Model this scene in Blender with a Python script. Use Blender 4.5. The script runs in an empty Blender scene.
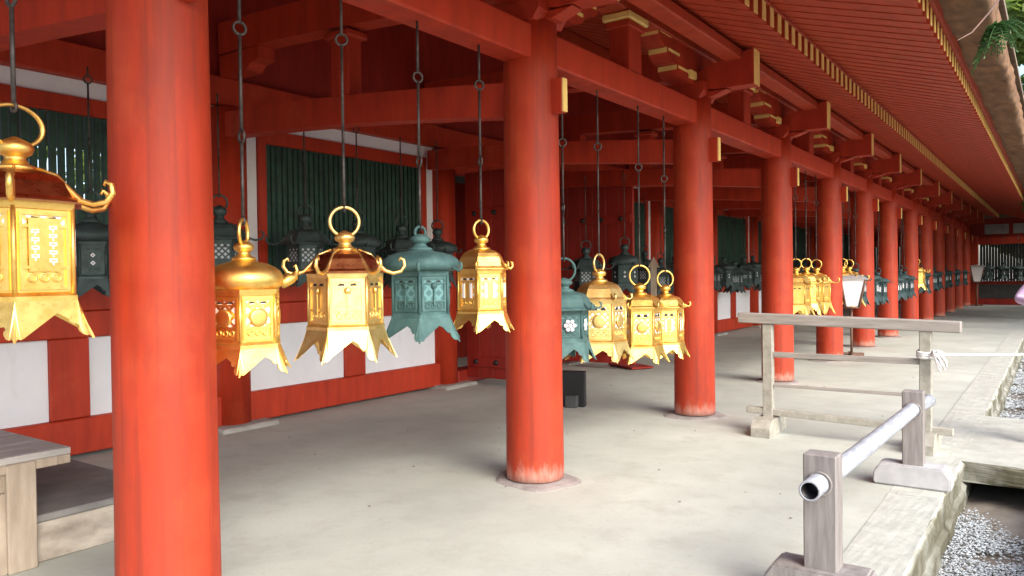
import bpy, bmesh, math, random
from mathutils import Vector, Matrix, noise as mnoise
random.seed(7)
PI = math.pi
S = bpy.context.scene
COL = S.collection

# ------------------------------------------------------------------ materials
def new_mat(name):
    m = bpy.data.materials.new(name); m.use_nodes = True
    nt = m.node_tree; b = nt.nodes['Principled BSDF']
    return m, nt, b

def noise(nt, scale, detail=5, rough=.6, vec=None, stretch=None):
    tc = nt.nodes.new('ShaderNodeTexCoord')
    n = nt.nodes.new('ShaderNodeTexNoise')
    n.inputs['Scale'].default_value = scale
    n.inputs['Detail'].default_value = detail
    n.inputs['Roughness'].default_value = rough
    mp = nt.nodes.new('ShaderNodeMapping')
    if stretch: mp.inputs['Scale'].default_value = stretch
    nt.links.new(tc.outputs['Object'], mp.inputs['Vector'])
    nt.links.new(mp.outputs['Vector'], n.inputs['Vector'])
    return n

def ramp(nt, src, stops):
    r = nt.nodes.new('ShaderNodeValToRGB')
    e = r.color_ramp.elements
    while len(e) < len(stops): e.new(.5)
    for k, (p, c) in enumerate(stops):
        e[k].position = p; e[k].color = (c[0], c[1], c[2], 1)
    nt.links.new(src, r.inputs['Fac'])
    return r

def mixc(nt, fac, a, b):
    m = nt.nodes.new('ShaderNodeMix'); m.data_type = 'RGBA'
    if isinstance(fac, float): m.inputs[0].default_value = fac
    else: nt.links.new(fac, m.inputs[0])
    for s, v in ((6, a), (7, b)):
        if isinstance(v, tuple): m.inputs[s].default_value = (*v, 1)
        else: nt.links.new(v, m.inputs[s])
    return m.outputs[2]

def bump(nt, b, src, strength=.3, dist=.01):
    bp = nt.nodes.new('ShaderNodeBump')
    bp.inputs['Strength'].default_value = strength
    bp.inputs['Distance'].default_value = dist
    nt.links.new(src, bp.inputs['Height'])
    nt.links.new(bp.outputs['Normal'], b.inputs['Normal'])

def simple(name, c, rough=.6, metal=0., var=.25, scale=6, stretch=None, bs=.2, bd=.004, c2=None, spec=None, detail=5):
    m, nt, b = new_mat(name)
    n = noise(nt, scale, detail, .6, stretch=stretch)
    lo = tuple(x * (1 - var) for x in c); hi = tuple(min(1, x * (1 + var)) for x in c)
    if c2: lo, hi = c, c2
    r = ramp(nt, n.outputs['Fac'], [(.3, lo), (.72, hi)])
    nt.links.new(r.outputs['Color'], b.inputs['Base Color'])
    b.inputs['Roughness'].default_value = rough; b.inputs['Metallic'].default_value = metal
    if spec is not None: b.inputs['Specular IOR Level'].default_value = spec
    if bs: bump(nt, b, n.outputs['Fac'], bs, bd)
    return m

def vermilion(name, base, worn, worn_amt=.62, foot=False):
    m, nt, b = new_mat(name)
    n1 = noise(nt, 5, 6, .65, stretch=(1.6, 1.6, .25))
    n2 = noise(nt, 2.2, 5, .6)
    n3 = noise(nt, 26, 4, .7, stretch=(1, 1, .35))
    c1 = ramp(nt, n1.outputs['Fac'], [(.28, tuple(x * .72 for x in base)), (.7, tuple(min(1, x * 1.18) for x in base))]).outputs['Color']
    f = ramp(nt, n2.outputs['Fac'], [(worn_amt, (0, 0, 0)), (worn_amt + .14, (1, 1, 1))]).outputs['Color']
    mu = nt.nodes.new('ShaderNodeMath'); mu.operation = 'MULTIPLY'
    nt.links.new(f, mu.inputs[0]); nt.links.new(n3.outputs['Fac'], mu.inputs[1])
    col = mixc(nt, mu.outputs[0], c1, worn)
    if foot:
        n4 = noise(nt, 3.1, 7, .7, stretch=(1.3, 1.3, .3))
        f4 = ramp(nt, n4.outputs['Fac'], [(.50, (0, 0, 0)), (.74, (.8, .8, .8))]).outputs['Color']
        col = mixc(nt, f4, col, (.22, .035, .022))
        n6 = noise(nt, 34, 3, .6, stretch=(1, 1, .02))
        f6 = ramp(nt, n6.outputs['Fac'], [(.54, (0, 0, 0)), (.68, (.7, .7, .7))]).outputs['Color']
        col = mixc(nt, f6, col, (.24, .03, .014))
        n5 = noise(nt, 17, 6, .75, stretch=(1, 1, .4))
        f5 = ramp(nt, n5.outputs['Fac'], [(.58, (0, 0, 0)), (.76, (.55, .55, .55))]).outputs['Color']
        col = mixc(nt, f5, col, (.52, .062, .015))
    if foot:                      # flaked paint round the foot of a pillar
        tc = nt.nodes.new('ShaderNodeTexCoord'); sp = nt.nodes.new('ShaderNodeSeparateXYZ')
        nt.links.new(tc.outputs['Object'], sp.inputs[0])
        nz = noise(nt, 11, 6, .75, stretch=(1, 1, .22))
        ad = nt.nodes.new('ShaderNodeMath'); ad.operation = 'MULTIPLY_ADD'
        ad.inputs[1].default_value = -.42
        nt.links.new(nz.outputs['Fac'], ad.inputs[0]); nt.links.new(sp.outputs['Z'], ad.inputs[2])
        g = ramp(nt, ad.outputs[0], [(.0, (1, 1, 1)), (.02, (0, 0, 0))])
        g.color_ramp.elements[0].position = .0
        mr = nt.nodes.new('ShaderNodeMapRange')
        mr.inputs['From Min'].default_value = -.21; mr.inputs['From Max'].default_value = -.09
        mr.inputs['To Min'].default_value = .6; mr.inputs['To Max'].default_value = 0
        nt.links.new(ad.outputs[0], mr.inputs['Value'])
        col = mixc(nt, mr.outputs['Result'], col, (.62, .42, .34))
        mr2 = nt.nodes.new('ShaderNodeMapRange')      # fresher orange repaint band low on the pillar
        mr2.inputs['From Min'].default_value = .12; mr2.inputs['From Max'].default_value = .55
        mr2.inputs['To Min'].default_value = .55; mr2.inputs['To Max'].default_value = 0
        nt.links.new(ad.outputs[0], mr2.inputs['Value'])
        col = mixc(nt, mr2.outputs['Result'], col, (.72, .085, .016)) if False else col
    nt.links.new(col, b.inputs['Base Color'])
    b.inputs['Roughness'].default_value = .55; b.inputs['Specular IOR Level'].default_value = .35
    bump(nt, b, n3.outputs['Fac'], .22, .004)
    return m

M = {}
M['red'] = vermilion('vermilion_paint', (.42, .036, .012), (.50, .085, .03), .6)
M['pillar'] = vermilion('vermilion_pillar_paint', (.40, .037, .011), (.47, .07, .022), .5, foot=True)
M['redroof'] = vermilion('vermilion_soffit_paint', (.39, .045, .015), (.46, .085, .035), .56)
M['reddoor'] = vermilion('dark_red_door_and_shade_paint', (.30, .022, .013), (.36, .05, .03), .66)
M['yellow'] = simple('yellow_ochre_paint', (.93, .64, .20), .55, var=.15)
M['white'] = simple('white_plaster', (.78, .79, .82), .8, var=.05, scale=3, bs=.1)
_m, _nt, _b = new_mat('stained_white_plaster'); M['white'] = _m
_n = noise(_nt, 1.7, 8, .7); _n2 = noise(_nt, 9, 6, .7, stretch=(1, 1, .25))
_c = ramp(_nt, _n.outputs['Fac'], [(.25, (.69, .72, .77)), (.7, (.78, .815, .87))]).outputs['Color']
_f = ramp(_nt, _n2.outputs['Fac'], [(.58, (0, 0, 0)), (.80, (.5, .5, .5))]).outputs['Color']
_nt.links.new(mixc(_nt, _f, _c, (.58, .56, .54)), _b.inputs['Base Color']); _b.inputs['Roughness'].default_value = .85
bump(_nt, _b, _n2.outputs['Fac'], .15, .004)
M['green'] = simple('dark_green_lattice_paint', (.015, .058, .041), .6, var=.4, scale=8)
M['wood'] = simple('grey_weathered_wood', (.25, .24, .20), .75, c2=(.40, .385, .335), scale=4, stretch=(4, 4, 4), bs=.3)
M['woodgrain'] = simple('grey_rail_wood', (.22, .20, .18), .75, c2=(.37, .34, .31), scale=5, stretch=(.7, 8, 8), bs=.35)
M['postwood'] = simple('mauve_grey_post_wood', (.165, .15, .142), .75, c2=(.29, .265, .255), scale=6, stretch=(6, 6, .7), bs=.35)
M['benchtop'] = simple('pale_bench_top', (.30, .29, .275), .7, c2=(.48, .46, .44), scale=4, stretch=(5, .6, 5), bs=.3)
M['tanwood'] = simple('tan_bench_wood', (.235, .185, .135), .75, c2=(.42, .355, .28), scale=5, stretch=(3, 3, .5), bs=.3)
M['topwood'] = simple('grey_bench_top_wood', (.20, .185, .17), .7, c2=(.36, .34, .32), scale=4, stretch=(5, .6, 5), bs=.3)
M['palefoot'] = simple('pale_grey_foot_wood', (.36, .36, .365), .8, c2=(.50, .50, .51), scale=8, bs=.25)
M['pipe'] = simple('pale_grey_pipe', (.24, .26, .295), .6, c2=(.40, .425, .465), scale=9, stretch=(6, 1, 6), bs=.15)
M['dark'] = simple('black_plastic_and_shade', (.012, .012, .014), .5, var=.3)
M['darkgrey'] = simple('dark_grey_plastic', (.06, .062, .068), .5, var=.2)
M['iron'] = simple('dark_iron', (.085, .075, .072), .55, metal=.6, var=.4, scale=30)
M['stone'] = simple('pale_footing_stone', (.21, .19, .18), .85, c2=(.38, .35, .335), scale=7, bs=.5, bd=.01)
M['slab'] = simple('grey_stone_slab', (.26, .255, .24), .85, c2=(.44, .43, .40), scale=3.5, bs=.5, bd=.01, detail=9)
M['kerb'] = None
M['rope'] = simple('white_rope', (.75, .75, .74), .8, var=.08, scale=40)
M['steptop'] = simple('dull_grey_step_top', (.13, .125, .12), .85, c2=(.25, .24, .23), scale=3, bs=.3, detail=8)
M['stepside'] = simple('rough_tan_step_side', (.20, .17, .135), .85, c2=(.50, .45, .375), scale=5.5, bs=.6, bd=.015, detail=9, stretch=(1, .7, 1.6))
M['paper'] = simple('white_lamp_paper', (.80, .80, .84), .7, var=.04, scale=5, bs=0)
M['lampwood'] = simple('brown_lamp_frame', (.14, .075, .05), .55, var=.3)
M['lampmetal'] = simple('grey_lamp_cap', (.34, .33, .33), .5, var=.2)
M['bark'] = simple('cypress_bark_eave', (.085, .043, .02), .9, c2=(.25, .135, .065), scale=3.2, stretch=(2.2, 1.1, 3), bs=.7, bd=.03, detail=8)
M['shingle'] = simple('cypress_bark_roof', (.13, .10, .075), .95, c2=(.24, .19, .14), scale=8, bs=.5)
M['trunk'] = simple('tree_bark', (.09, .065, .045), .9, c2=(.2, .15, .11), scale=5, stretch=(2, 2, .5), bs=.6, bd=.02)
M['gold'] = None
def metalmat(name, c, c2, rough, bs=.12, scale=14):
    m, nt, b = new_mat(name)
    n = noise(nt, scale, 5, .65)
    r = ramp(nt, n.outputs['Fac'], [(.3, c), (.7, c2)])
    n2 = noise(nt, 5.5, 7, .72); n3 = noise(nt, 46, 5, .7)
    f = ramp(nt, n2.outputs['Fac'], [(.50, (0, 0, 0)), (.74, (.75, .75, .75))]).outputs['Color']
    f2 = ramp(nt, n3.outputs['Fac'], [(.60, (0, 0, 0)), (.74, (.6, .6, .6))]).outputs['Color']
    tc_ = mixc(nt, f, r.outputs['Color'], tuple(v * w for v, w in zip(c, (.72, .60, .5))))
    tc_ = mixc(nt, f2, tc_, tuple(v * w for v, w in zip(c, (.42, .34, .3))))
    nt.links.new(tc_, b.inputs['Base Color'])
    rr = nt.nodes.new('ShaderNodeMapRange')
    rr.inputs['To Min'].default_value = rough * .75; rr.inputs['To Max'].default_value = rough * 1.35
    nt.links.new(n.outputs['Fac'], rr.inputs['Value']); nt.links.new(rr.outputs['Result'], b.inputs['Roughness'])
    b.inputs['Metallic'].default_value = 1
    bump(nt, b, n.outputs['Fac'], bs, .003)
    return m
M['gold'] = metalmat('gilt_metal', (.88, .54, .12), (.98, .72, .24), .42)
M['palegold'] = metalmat('pale_gilt_metal', (.90, .60, .18), (1., .78, .34), .42)
M['coppery'] = metalmat('brown_gilt_roof', (.42, .16, .07), (.62, .28, .12), .27)  # red-brown metallic base colour for two of the gilt lantern roofs
M['verdigris'] = simple('verdigris_bronze', (.028, .078, .082), .7, c2=(.095, .20, .19), scale=9, bs=.35, metal=.15)
M['oldgreen'] = simple('old_green_bronze', (.013, .033, .037), .65, c2=(.045, .095, .10), scale=9, bs=.35, metal=.2)
M['bronze'] = simple('dark_bronze', (.028, .045, .047), .6, c2=(.08, .125, .125), scale=10, bs=.3, metal=.4)
def fret(name, metal_col, back, scale, metal=1., rough=.35):
    """pierced fretwork: a slanting lattice of metal in front of pale paper"""
    m, nt, b = new_mat(name)
    tc = nt.nodes.new('ShaderNodeTexCoord')
    w = []
    for ang in (PI / 4, -PI / 4):
        mp = nt.nodes.new('ShaderNodeMapping'); mp.inputs['Rotation'].default_value = (0, ang, 0)
        mp.inputs['Scale'].default_value = (1, 0, 1)
        nt.links.new(tc.outputs['Object'], mp.inputs['Vector'])
        wv = nt.nodes.new('ShaderNodeTexWave'); wv.bands_direction = 'X'
        wv.inputs['Scale'].default_value = scale; wv.inputs['Distortion'].default_value = .6
        nt.links.new(mp.outputs['Vector'], wv.inputs['Vector']); w.append(wv)
    mx = nt.nodes.new('ShaderNodeMath'); mx.operation = 'MAXIMUM'
    nt.links.new(w[0].outputs['Fac'], mx.inputs[0]); nt.links.new(w[1].outputs['Fac'], mx.inputs[1])
    r = ramp(nt, mx.outputs[0], [(.62, (0, 0, 0)), (.78, (1, 1, 1))])
    nt.links.new(mixc(nt, r.outputs['Color'], back, metal_col), b.inputs['Base Color'])
    mm = nt.nodes.new('ShaderNodeMath'); mm.operation = 'MULTIPLY'; mm.inputs[1].default_value = metal
    nt.links.new(r.outputs['Color'], mm.inputs[0]); nt.links.new(mm.outputs[0], b.inputs['Metallic'])
    b.inputs['Roughness'].default_value = rough
    bump(nt, b, r.outputs['Color'], .5, .002)
    return m
M['fretgold'] = fret('pierced_gilt_panel', (.95, .66, .22), (.86, .83, .80), 9)
M['fretbronze'] = fret('pierced_bronze_panel', (.05, .08, .08), (.42, .46, .52), 8, .3, .6)
M['fretverd'] = fret('verdigris_panel', (.13, .28, .28), (.06, .15, .16), 7, .15, .7)

def foliage(name, lo, hi, trans=.35):
    m, nt, b = new_mat(name)
    n = noise(nt, .9, 3, .6)
    g = nt.nodes.new('ShaderNodeNewGeometry')
    r = ramp(nt, n.outputs['Fac'], [(.3, lo), (.7, hi)])
    nt.links.new(r.outputs['Color'], b.inputs['Base Color'])
    b.inputs['Roughness'].default_value = .55
    t = nt.nodes.new('ShaderNodeBsdfTranslucent'); nt.links.new(r.outputs['Color'], t.inputs['Color'])
    ms = nt.nodes.new('ShaderNodeMixShader'); ms.inputs[0].default_value = trans
    out = nt.nodes['Material Output']
    nt.links.new(b.outputs[0], ms.inputs[1]); nt.links.new(t.outputs[0], ms.inputs[2]); nt.links.new(ms.outputs[0], out.inputs['Surface'])
    return m
M['leaf'] = foliage('broadleaf_foliage', (.09, .17, .025), (.22, .30, .06), .6)
M['leafd'] = foliage('dark_foliage', (.02, .055, .02), (.05, .12, .04))
M['fern'] = foliage('fern_leaf', (.025, .08, .02), (.07, .17, .045))

def floor_mat():
    m, nt, b = new_mat('tamped_pale_floor')
    n1 = noise(nt, .55, 8, .62); n2 = noise(nt, 38, 4, .7); n3 = noise(nt, 3.2, 7, .7)
    c = ramp(nt, n1.outputs['Fac'], [(.3, (.335, .355, .315)), (.7, (.50, .525, .47))]).outputs['Color']
    f = ramp(nt, n3.outputs['Fac'], [(.50, (0, 0, 0)), (.72, (.6, .6, .6))]).outputs['Color']
    c = mixc(nt, f, c, (.33, .32, .28))
    f2 = ramp(nt, n2.outputs['Fac'], [(.25, (.55, .55, .55)), (.42, (0, 0, 0))]).outputs['Color']
    c = mixc(nt, f2, c, (.27, .25, .22))
    nt.links.new(c, b.inputs['Base Color']); b.inputs['Roughness'].default_value = .85
    bump(nt, b, n2.outputs['Fac'], .25, .004)
    return m
M['floor'] = floor_mat()
M['ground'] = simple('brown_earth', (.13, .105, .08), .95, c2=(.27, .24, .2), scale=2.5, bs=.5, bd=.02, detail=8)
def kerb_mat():
    m, nt, b = new_mat('mossy_kerb_stone')
    n = noise(nt, 6, 8, .7); n2 = noise(nt, 2.3, 6, .65); n3 = noise(nt, 22, 5, .7)
    c = ramp(nt, n.outputs['Fac'], [(.3, (.33, .34, .30)), (.7, (.49, .505, .455))]).outputs['Color']
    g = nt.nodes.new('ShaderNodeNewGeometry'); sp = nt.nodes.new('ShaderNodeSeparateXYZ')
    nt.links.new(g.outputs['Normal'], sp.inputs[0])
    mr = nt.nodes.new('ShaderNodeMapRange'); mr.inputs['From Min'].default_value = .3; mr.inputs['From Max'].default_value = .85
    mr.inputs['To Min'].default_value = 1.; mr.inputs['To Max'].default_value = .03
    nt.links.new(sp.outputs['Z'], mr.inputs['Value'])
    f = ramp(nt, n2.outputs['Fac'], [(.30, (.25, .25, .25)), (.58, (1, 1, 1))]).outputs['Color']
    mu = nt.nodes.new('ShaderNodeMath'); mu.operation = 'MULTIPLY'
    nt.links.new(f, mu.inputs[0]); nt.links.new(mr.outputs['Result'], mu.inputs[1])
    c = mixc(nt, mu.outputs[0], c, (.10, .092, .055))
    nt.links.new(c, b.inputs['Base Color']); b.inputs['Roughness'].default_value = .9
    bump(nt, b, n3.outputs['Fac'], .4, .008)
    return m
M['kerb'] = kerb_mat()
def pebble_mat():
    m, nt, b = new_mat('white_gravel')
    oi = nt.nodes.new('ShaderNodeNewGeometry')
    r = ramp(nt, oi.outputs['Random Per Island'], [(0, (.32, .34, .345)), (.45, (.41, .44, .45)), (1, (.52, .56, .57))])
    nt.links.new(r.outputs['Color'], b.inputs['Base Color']); b.inputs['Roughness'].default_value = .8
    return m
M['pebble'] = pebble_mat()
M['lilac'] = simple('lilac_cloth', (.62, .45, .66), .85, var=.06, scale=20)
M['browncloth'] = simple('red_brown_cloth', (.24, .07, .045), .85, var=.15, scale=20)
M['skin'] = simple('skin', (.55, .33, .24), .55, var=.05)
M['hair'] = simple('black_hair', (.015, .012, .011), .5, var=.3, scale=40)
M['shoe'] = simple('red_shoe', (.30, .03, .03), .5, var=.15)

# ------------------------------------------------------------------ mesh helper
class MB:
    def __init__(s): s.bm = bmesh.new()
    def _mi(s, faces, mi, smooth=False):
        for f in faces: f.material_index = mi; f.smooth = smooth
    def box(s, x0, x1, y0, y1, z0, z1, mi=0, bev=0., rot=None, piv=None):
        bm = s.bm
        v = [bm.verts.new((x, y, z)) for x in (x0, x1) for y in (y0, y1) for z in (z0, z1)]
        F = [(0, 1, 3, 2), (4, 6, 7, 5), (0, 4, 5, 1), (2, 3, 7, 6), (0, 2, 6, 4), (1, 5, 7, 3)]
        fs = [bm.faces.new([v[i] for i in f]) for f in F]
        s._mi(fs, mi)
        if bev > 0:
            es = list({e for f in fs for e in f.edges})
            r = bmesh.ops.bevel(bm, geom=es, offset=bev, segments=1, affect='EDGES')
            for f in r['faces']: f.material_index = mi
            vs = list({w for f in r['faces'] for w in f.verts} | {w for w in v if w.is_valid})
        else: vs = v
        if rot is not None:
            bmesh.ops.rotate(bm, verts=vs, cent=piv or ((x0 + x1) / 2, (y0 + y1) / 2, (z0 + z1) / 2), matrix=rot)
        return s
    def prism(s, pts, o, u, v, w, t, mi=0, end_mi=None, bev=0):
        """polygon pts (a,b) in the plane o+a*u+b*v, extruded by t along w"""
        bm = s.bm; o, u, v, w = map(Vector, (o, u, v, w))
        a = [bm.verts.new(o + u * p[0] + v * p[1]) for p in pts]
        b = [bm.verts.new(o + u * p[0] + v * p[1] + w * t) for p in pts]
        n = len(pts); fs = []
        fs.append(bm.faces.new(a)); fs.append(bm.faces.new(list(reversed(b))))
        for i in range(n): fs.append(bm.faces.new((a[i], b[i], b[(i + 1) % n], a[(i + 1) % n])))
        s._mi(fs, mi)
        if end_mi is not None:
            for idx, m_ in end_mi.items(): fs[2 + idx].material_index = m_
        return s
    def lathe(s, prof, n=24, mi=0, smooth=True, rot0=0., cx=0, cy=0, cap=True):
        bm = s.bm; rings = []
        for r, z in prof:
            if r < 1e-5: rings.append([bm.verts.new((cx, cy, z))])
            else: rings.append([bm.verts.new((cx + r * math.cos(rot0 + 2 * PI * k / n), cy + r * math.sin(rot0 + 2 * PI * k / n), z)) for k in range(n)])
        fs = []
        for A, B in zip(rings, rings[1:]):
            for k in range(n):
                k2 = (k + 1) % n
                if len(A) == 1 and len(B) == 1: continue
                if len(A) == 1: fs.append(bm.faces.new((A[0], B[k2], B[k])))
                elif len(B) == 1: fs.append(bm.faces.new((A[k], A[k2], B[0])))
                else: fs.append(bm.faces.new((A[k], A[k2], B[k2], B[k])))
        if cap:
            if len(rings[0]) > 1: fs.append(bm.faces.new(list(reversed(rings[0]))))
            if len(rings[-1]) > 1: fs.append(bm.faces.new(rings[-1]))
        s._mi(fs, mi, smooth)
        return s
    def tube(s, path, r, n=8, mi=0, closed=False, smooth=True):
        bm = s.bm; P = [Vector(p) for p in path]; N = len(P)
        rr = r if isinstance(r, (list, tuple)) else [r] * N
        rings = []; prev = None
        for i, p in enumerate(P):
            if closed: d = P[(i + 1) % N] - P[i - 1]
            else: d = P[min(i + 1, N - 1)] - P[max(i - 1, 0)]
            d.normalize()
            if prev is None:
                a = Vector((0, 0, 1)) if abs(d.z) < .9 else Vector((1, 0, 0))
                x = d.cross(a).normalized()
            else:
                x = (prev - d * prev.dot(d))
                x = x.normalized() if x.length > 1e-6 else d.orthogonal().normalized()
            prev = x; y = d.cross(x)
            rings.append([bm.verts.new(p + (x * math.cos(2 * PI * k / n) + y * math.sin(2 * PI * k / n)) * rr[i]) for k in range(n)])
        fs = []
        for i in range(N if closed else N - 1):
            A, B = rings[i], rings[(i + 1) % N]
            for k in range(n): fs.append(bm.faces.new((A[k], A[(k + 1) % n], B[(k + 1) % n], B[k])))
        if not closed:
            fs.append(bm.faces.new(list(reversed(rings[0])))); fs.append(bm.faces.new(rings[-1]))
        s._mi(fs, mi, smooth)
        return s
    def ring(s, c, R, r, ax='x', n=20, m=8, mi=0):
        pts = []
        for k in range(n):
            a = 2 * PI * k / n
            pts.append((c[0], c[1] + R * math.cos(a), c[2] + R * math.sin(a)) if ax == 'x' else (c[0] + R * math.cos(a), c[1], c[2] + R * math.sin(a)))
        return s.tube(pts, r, m, mi, closed=True)
    def build(s, name, mats, parent=None, loc=None, rz=0, kind=None):
        bm = s.bm
        bmesh.ops.recalc_face_normals(bm, faces=bm.faces[:])
        me = bpy.data.meshes.new(name); bm.to_mesh(me); bm.free()
        for m in (mats if isinstance(mats, (list, tuple)) else [mats]): me.materials.append(m)
        o = bpy.data.objects.new(name, me); COL.objects.link(o)
        if parent is not None: o.parent = parent
        if loc: o.location = loc
        if rz: o.rotation_euler = (0, 0, rz)
        if kind: o['kind'] = kind
        return o

def tag(o, label, cat, group=None, kind=None):
    if label: o['label'] = label
    if cat: o['category'] = cat
    if group: o['group'] = group
    if kind: o['kind'] = kind
    return o
def thing(name, label, cat, loc=(0, 0, 0), rz=0, group=None):
    o = bpy.data.objects.new(name, None); COL.objects.link(o)
    o.empty_display_size = .1
    o.location = loc; o.rotation_euler = (0, 0, rz)
    return tag(o, label, cat, group)
def copy_tree(o, parent=None):
    c = o.copy(); COL.objects.link(c)
    if parent is not None: c.parent = parent
    for ch in list(o.children): copy_tree(ch, c)
    return c

# ------------------------------------------------------------------ measurements
CX = -3.122                                   # pillar row
WX = -6.86                                    # lattice wall
CY = [1.82, 4.66, 7.69, 10.63, 13.55, 16.25, 18.96, 22.08, 24.91, 27.74, 30.57, 33.35, 36.3]
PR = .205
YE = 37.0                                     # far end of the corridor
Y0 = -3.0
def under(x):                                 # underside of the base rafters
    return 3.545 + .33 * (-1.95 - x) if x > WX else 3.545 + .33 * (-1.95 - WX) - .33 * (WX - x)

# ------------------------------------------------------------------ ground, floor, ditch
g = MB()
prof = [(-300, -.006), (-.80, -.006), (-.80, -.34), (.12, -.34), (.12, -.006), (300, -.006)]
ys = [-300, -20, 0, 10, 20, 40, 300]
vv = [[g.bm.verts.new((x, y, z)) for x, z in prof] for y in ys]
for A, B in zip(vv, vv[1:]):
    for k in range(len(prof) - 1): g.bm.faces.new((A[k], A[k + 1], B[k + 1], B[k]))
g.build('ground', M['ground'], kind='structure')
f = MB()
nx, ny = 30, 120
FV = [[None] * (ny + 1) for _ in range(nx + 1)]
rr = random.Random(3)
for i in range(nx + 1):
    for j in range(ny + 1):
        FV[i][j] = f.bm.verts.new((-9.5 + 8.58 * i / nx, Y0 + (YE + 6 - Y0) * j / ny, .001 + rr.uniform(-.003, .003)))
for i in range(nx):
    for j in range(ny): f.bm.faces.new((FV[i][j], FV[i + 1][j], FV[i + 1][j + 1], FV[i][j + 1]))
f.build('floor', M['floor'], kind='structure')
# kerb stones along the ditch: one row of rough blocks
k = MB(); y = -2.0; rk = random.Random(11)
while y < 44:
    L = rk.uniform(1.5, 2.3)
    bm2 = bmesh.new(); bmesh.ops.create_cube(bm2, size=1)
    bmesh.ops.subdivide_edges(bm2, edges=bm2.edges[:], cuts=13, use_grid_fill=True)
    for v in bm2.verts:
        p = v.co.copy()
        q = Vector((-.765 + p.x * .33, y + L / 2 + p.y * (L - .002), -.165 + p.z * .345))
        if p.z > .49: q.z = .0055 + rk.uniform(-.001, .001)
        if p.x > .49:
            nz = mnoise.noise(Vector((q.y * 5.5, q.z * 8, 3.7))) * .014 + mnoise.noise(Vector((q.y * 17, q.z * 19, 1.1))) * .014
            q.x += nz + (.02 if p.z < 0 else -.004)
            if p.z > .49: q.x -= .012; q.z -= .006
        v.co = q
    for fc in bm2.faces: fc.smooth = fc.normal.z < .5 and fc.calc_center_median().x > -.7
    me = bpy.data.meshes.new('t'); bm2.to_mesh(me); bm2.free(); k.bm.from_mesh(me); bpy.data.meshes.remove(me)
    y += L
k.build('kerb', M['kerb'], kind='structure')
# bank on the near side of the ditch
k = MB(); y = -3.
while y < 44:
    L = rk.uniform(.8, 1.4); k.box(.04, .32, y, y + L - .008, -.35, .012 + rk.uniform(-.004, .004), bev=.012); y += L
k.build('ditch_bank', M['kerb'], kind='structure')
# wet earth in the ditch bed and the gravel on it
k = MB(); n1 = 14
gv = [[k.bm.verts.new((-.82 + .95 * i / 8, -2 + 46 * j / 200, -.325 + rk.uniform(-.012, .012))) for i in range(9)] for j in range(201)]
for A, B in zip(gv, gv[1:]):
    for i in range(8): k.bm.faces.new((A[i], A[i + 1], B[i + 1], B[i]))
k.build('ditch_bed', M['ground'], kind='structure')
k = MB(); rp = random.Random(5)
def pebble(bm, c, r):
    vs = []
    a0 = rp.uniform(0, PI); sx, sy, sz = rp.uniform(.8, 1.3), rp.uniform(.7, 1.1), rp.uniform(.5, .8)
    for (x, y_, z) in ((1, 0, 0), (.3, .95, 0), (-.8, .6, 0), (-.8, -.6, 0), (.3, -.95, 0), (0, 0, 1), (0, 0, -1)):
        xx, yy = x * sx, y_ * sy
        vs.append(bm.verts.new((c[0] + r * (xx * math.cos(a0) - yy * math.sin(a0)), c[1] + r * (xx * math.sin(a0) + yy * math.cos(a0)), c[2] + r * z * sz)))
    for i in range(5):
        j = (i + 1) % 5
        bm.faces.new((vs[i], vs[j], vs[5])); bm.faces.new((vs[j], vs[i], vs[6]))
def scatter(ya, yb, n, r0, r1):
    for _ in range(n):
        x = rp.uniform(-.66, .06); yy = rp.uniform(ya, yb)
        if 6.15 + .25 * math.sin(x * 9) + rp.uniform(-.35, .3) < yy < 9.3: continue
        if mnoise.noise(Vector((x * 3.2, yy * 2.6, 4.))) > .27 and rp.random() < .85: continue
        h = .035 * math.sin(3 * x + 1) * math.sin(1.7 * yy)
        r = rp.uniform(r0, r1)
        pebble(k.bm, (x, yy, -.30 + h * .4 + rp.uniform(-.012, .02)), r)
scatter(3.2, 7, 15000, .0055, .0125); scatter(9, 16, 5200, .012, .024); scatter(16, 40, 5200, .02, .035)
k.build('gravel', M['pebble'], kind='stuff')
# stone slab bridging the ditch
sl = MB()
bm2 = bmesh.new(); bmesh.ops.create_cube(bm2, size=1)
bmesh.ops.subdivide_edges(bm2, edges=bm2.edges[:], cuts=9, use_grid_fill=True)
for v in bm2.verts:
    p = v.co; e = (abs(p.x) > .49) + (abs(p.y) > .49) + (abs(p.z) > .49)
    v.co = Vector((-.02 + p.x * 1.26, 8.02 + p.y * 2.25, -.075 + p.z * .16)) + Vector((rk.uniform(-1, 1), rk.uniform(-1, 1), rk.uniform(-.6, .3))) * .003
    if e == 1 and p.z < .49: v.co += Vector((0, .022 * mnoise.noise(v.co * 4.1) + .01 * mnoise.noise(v.co * 13), 0))
    if p.z > .49: v.co.z = .012 + rk.uniform(-.003, .003) - (.008 if e > 1 else 0)
me = bpy.data.meshes.new('t'); bm2.to_mesh(me); bm2.free(); sl.bm.from_mesh(me); bpy.data.meshes.remove(me)
tag(sl.build('stone_slab', M['kerb']), 'thick rough grey stone slab bridging the gravel ditch', 'slab')

# ------------------------------------------------------------------ the corridor building
B = thing('corridor_building', 'long open vermilion shrine corridor with round pillars, lattice wall and deep eaves', 'building')
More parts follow.
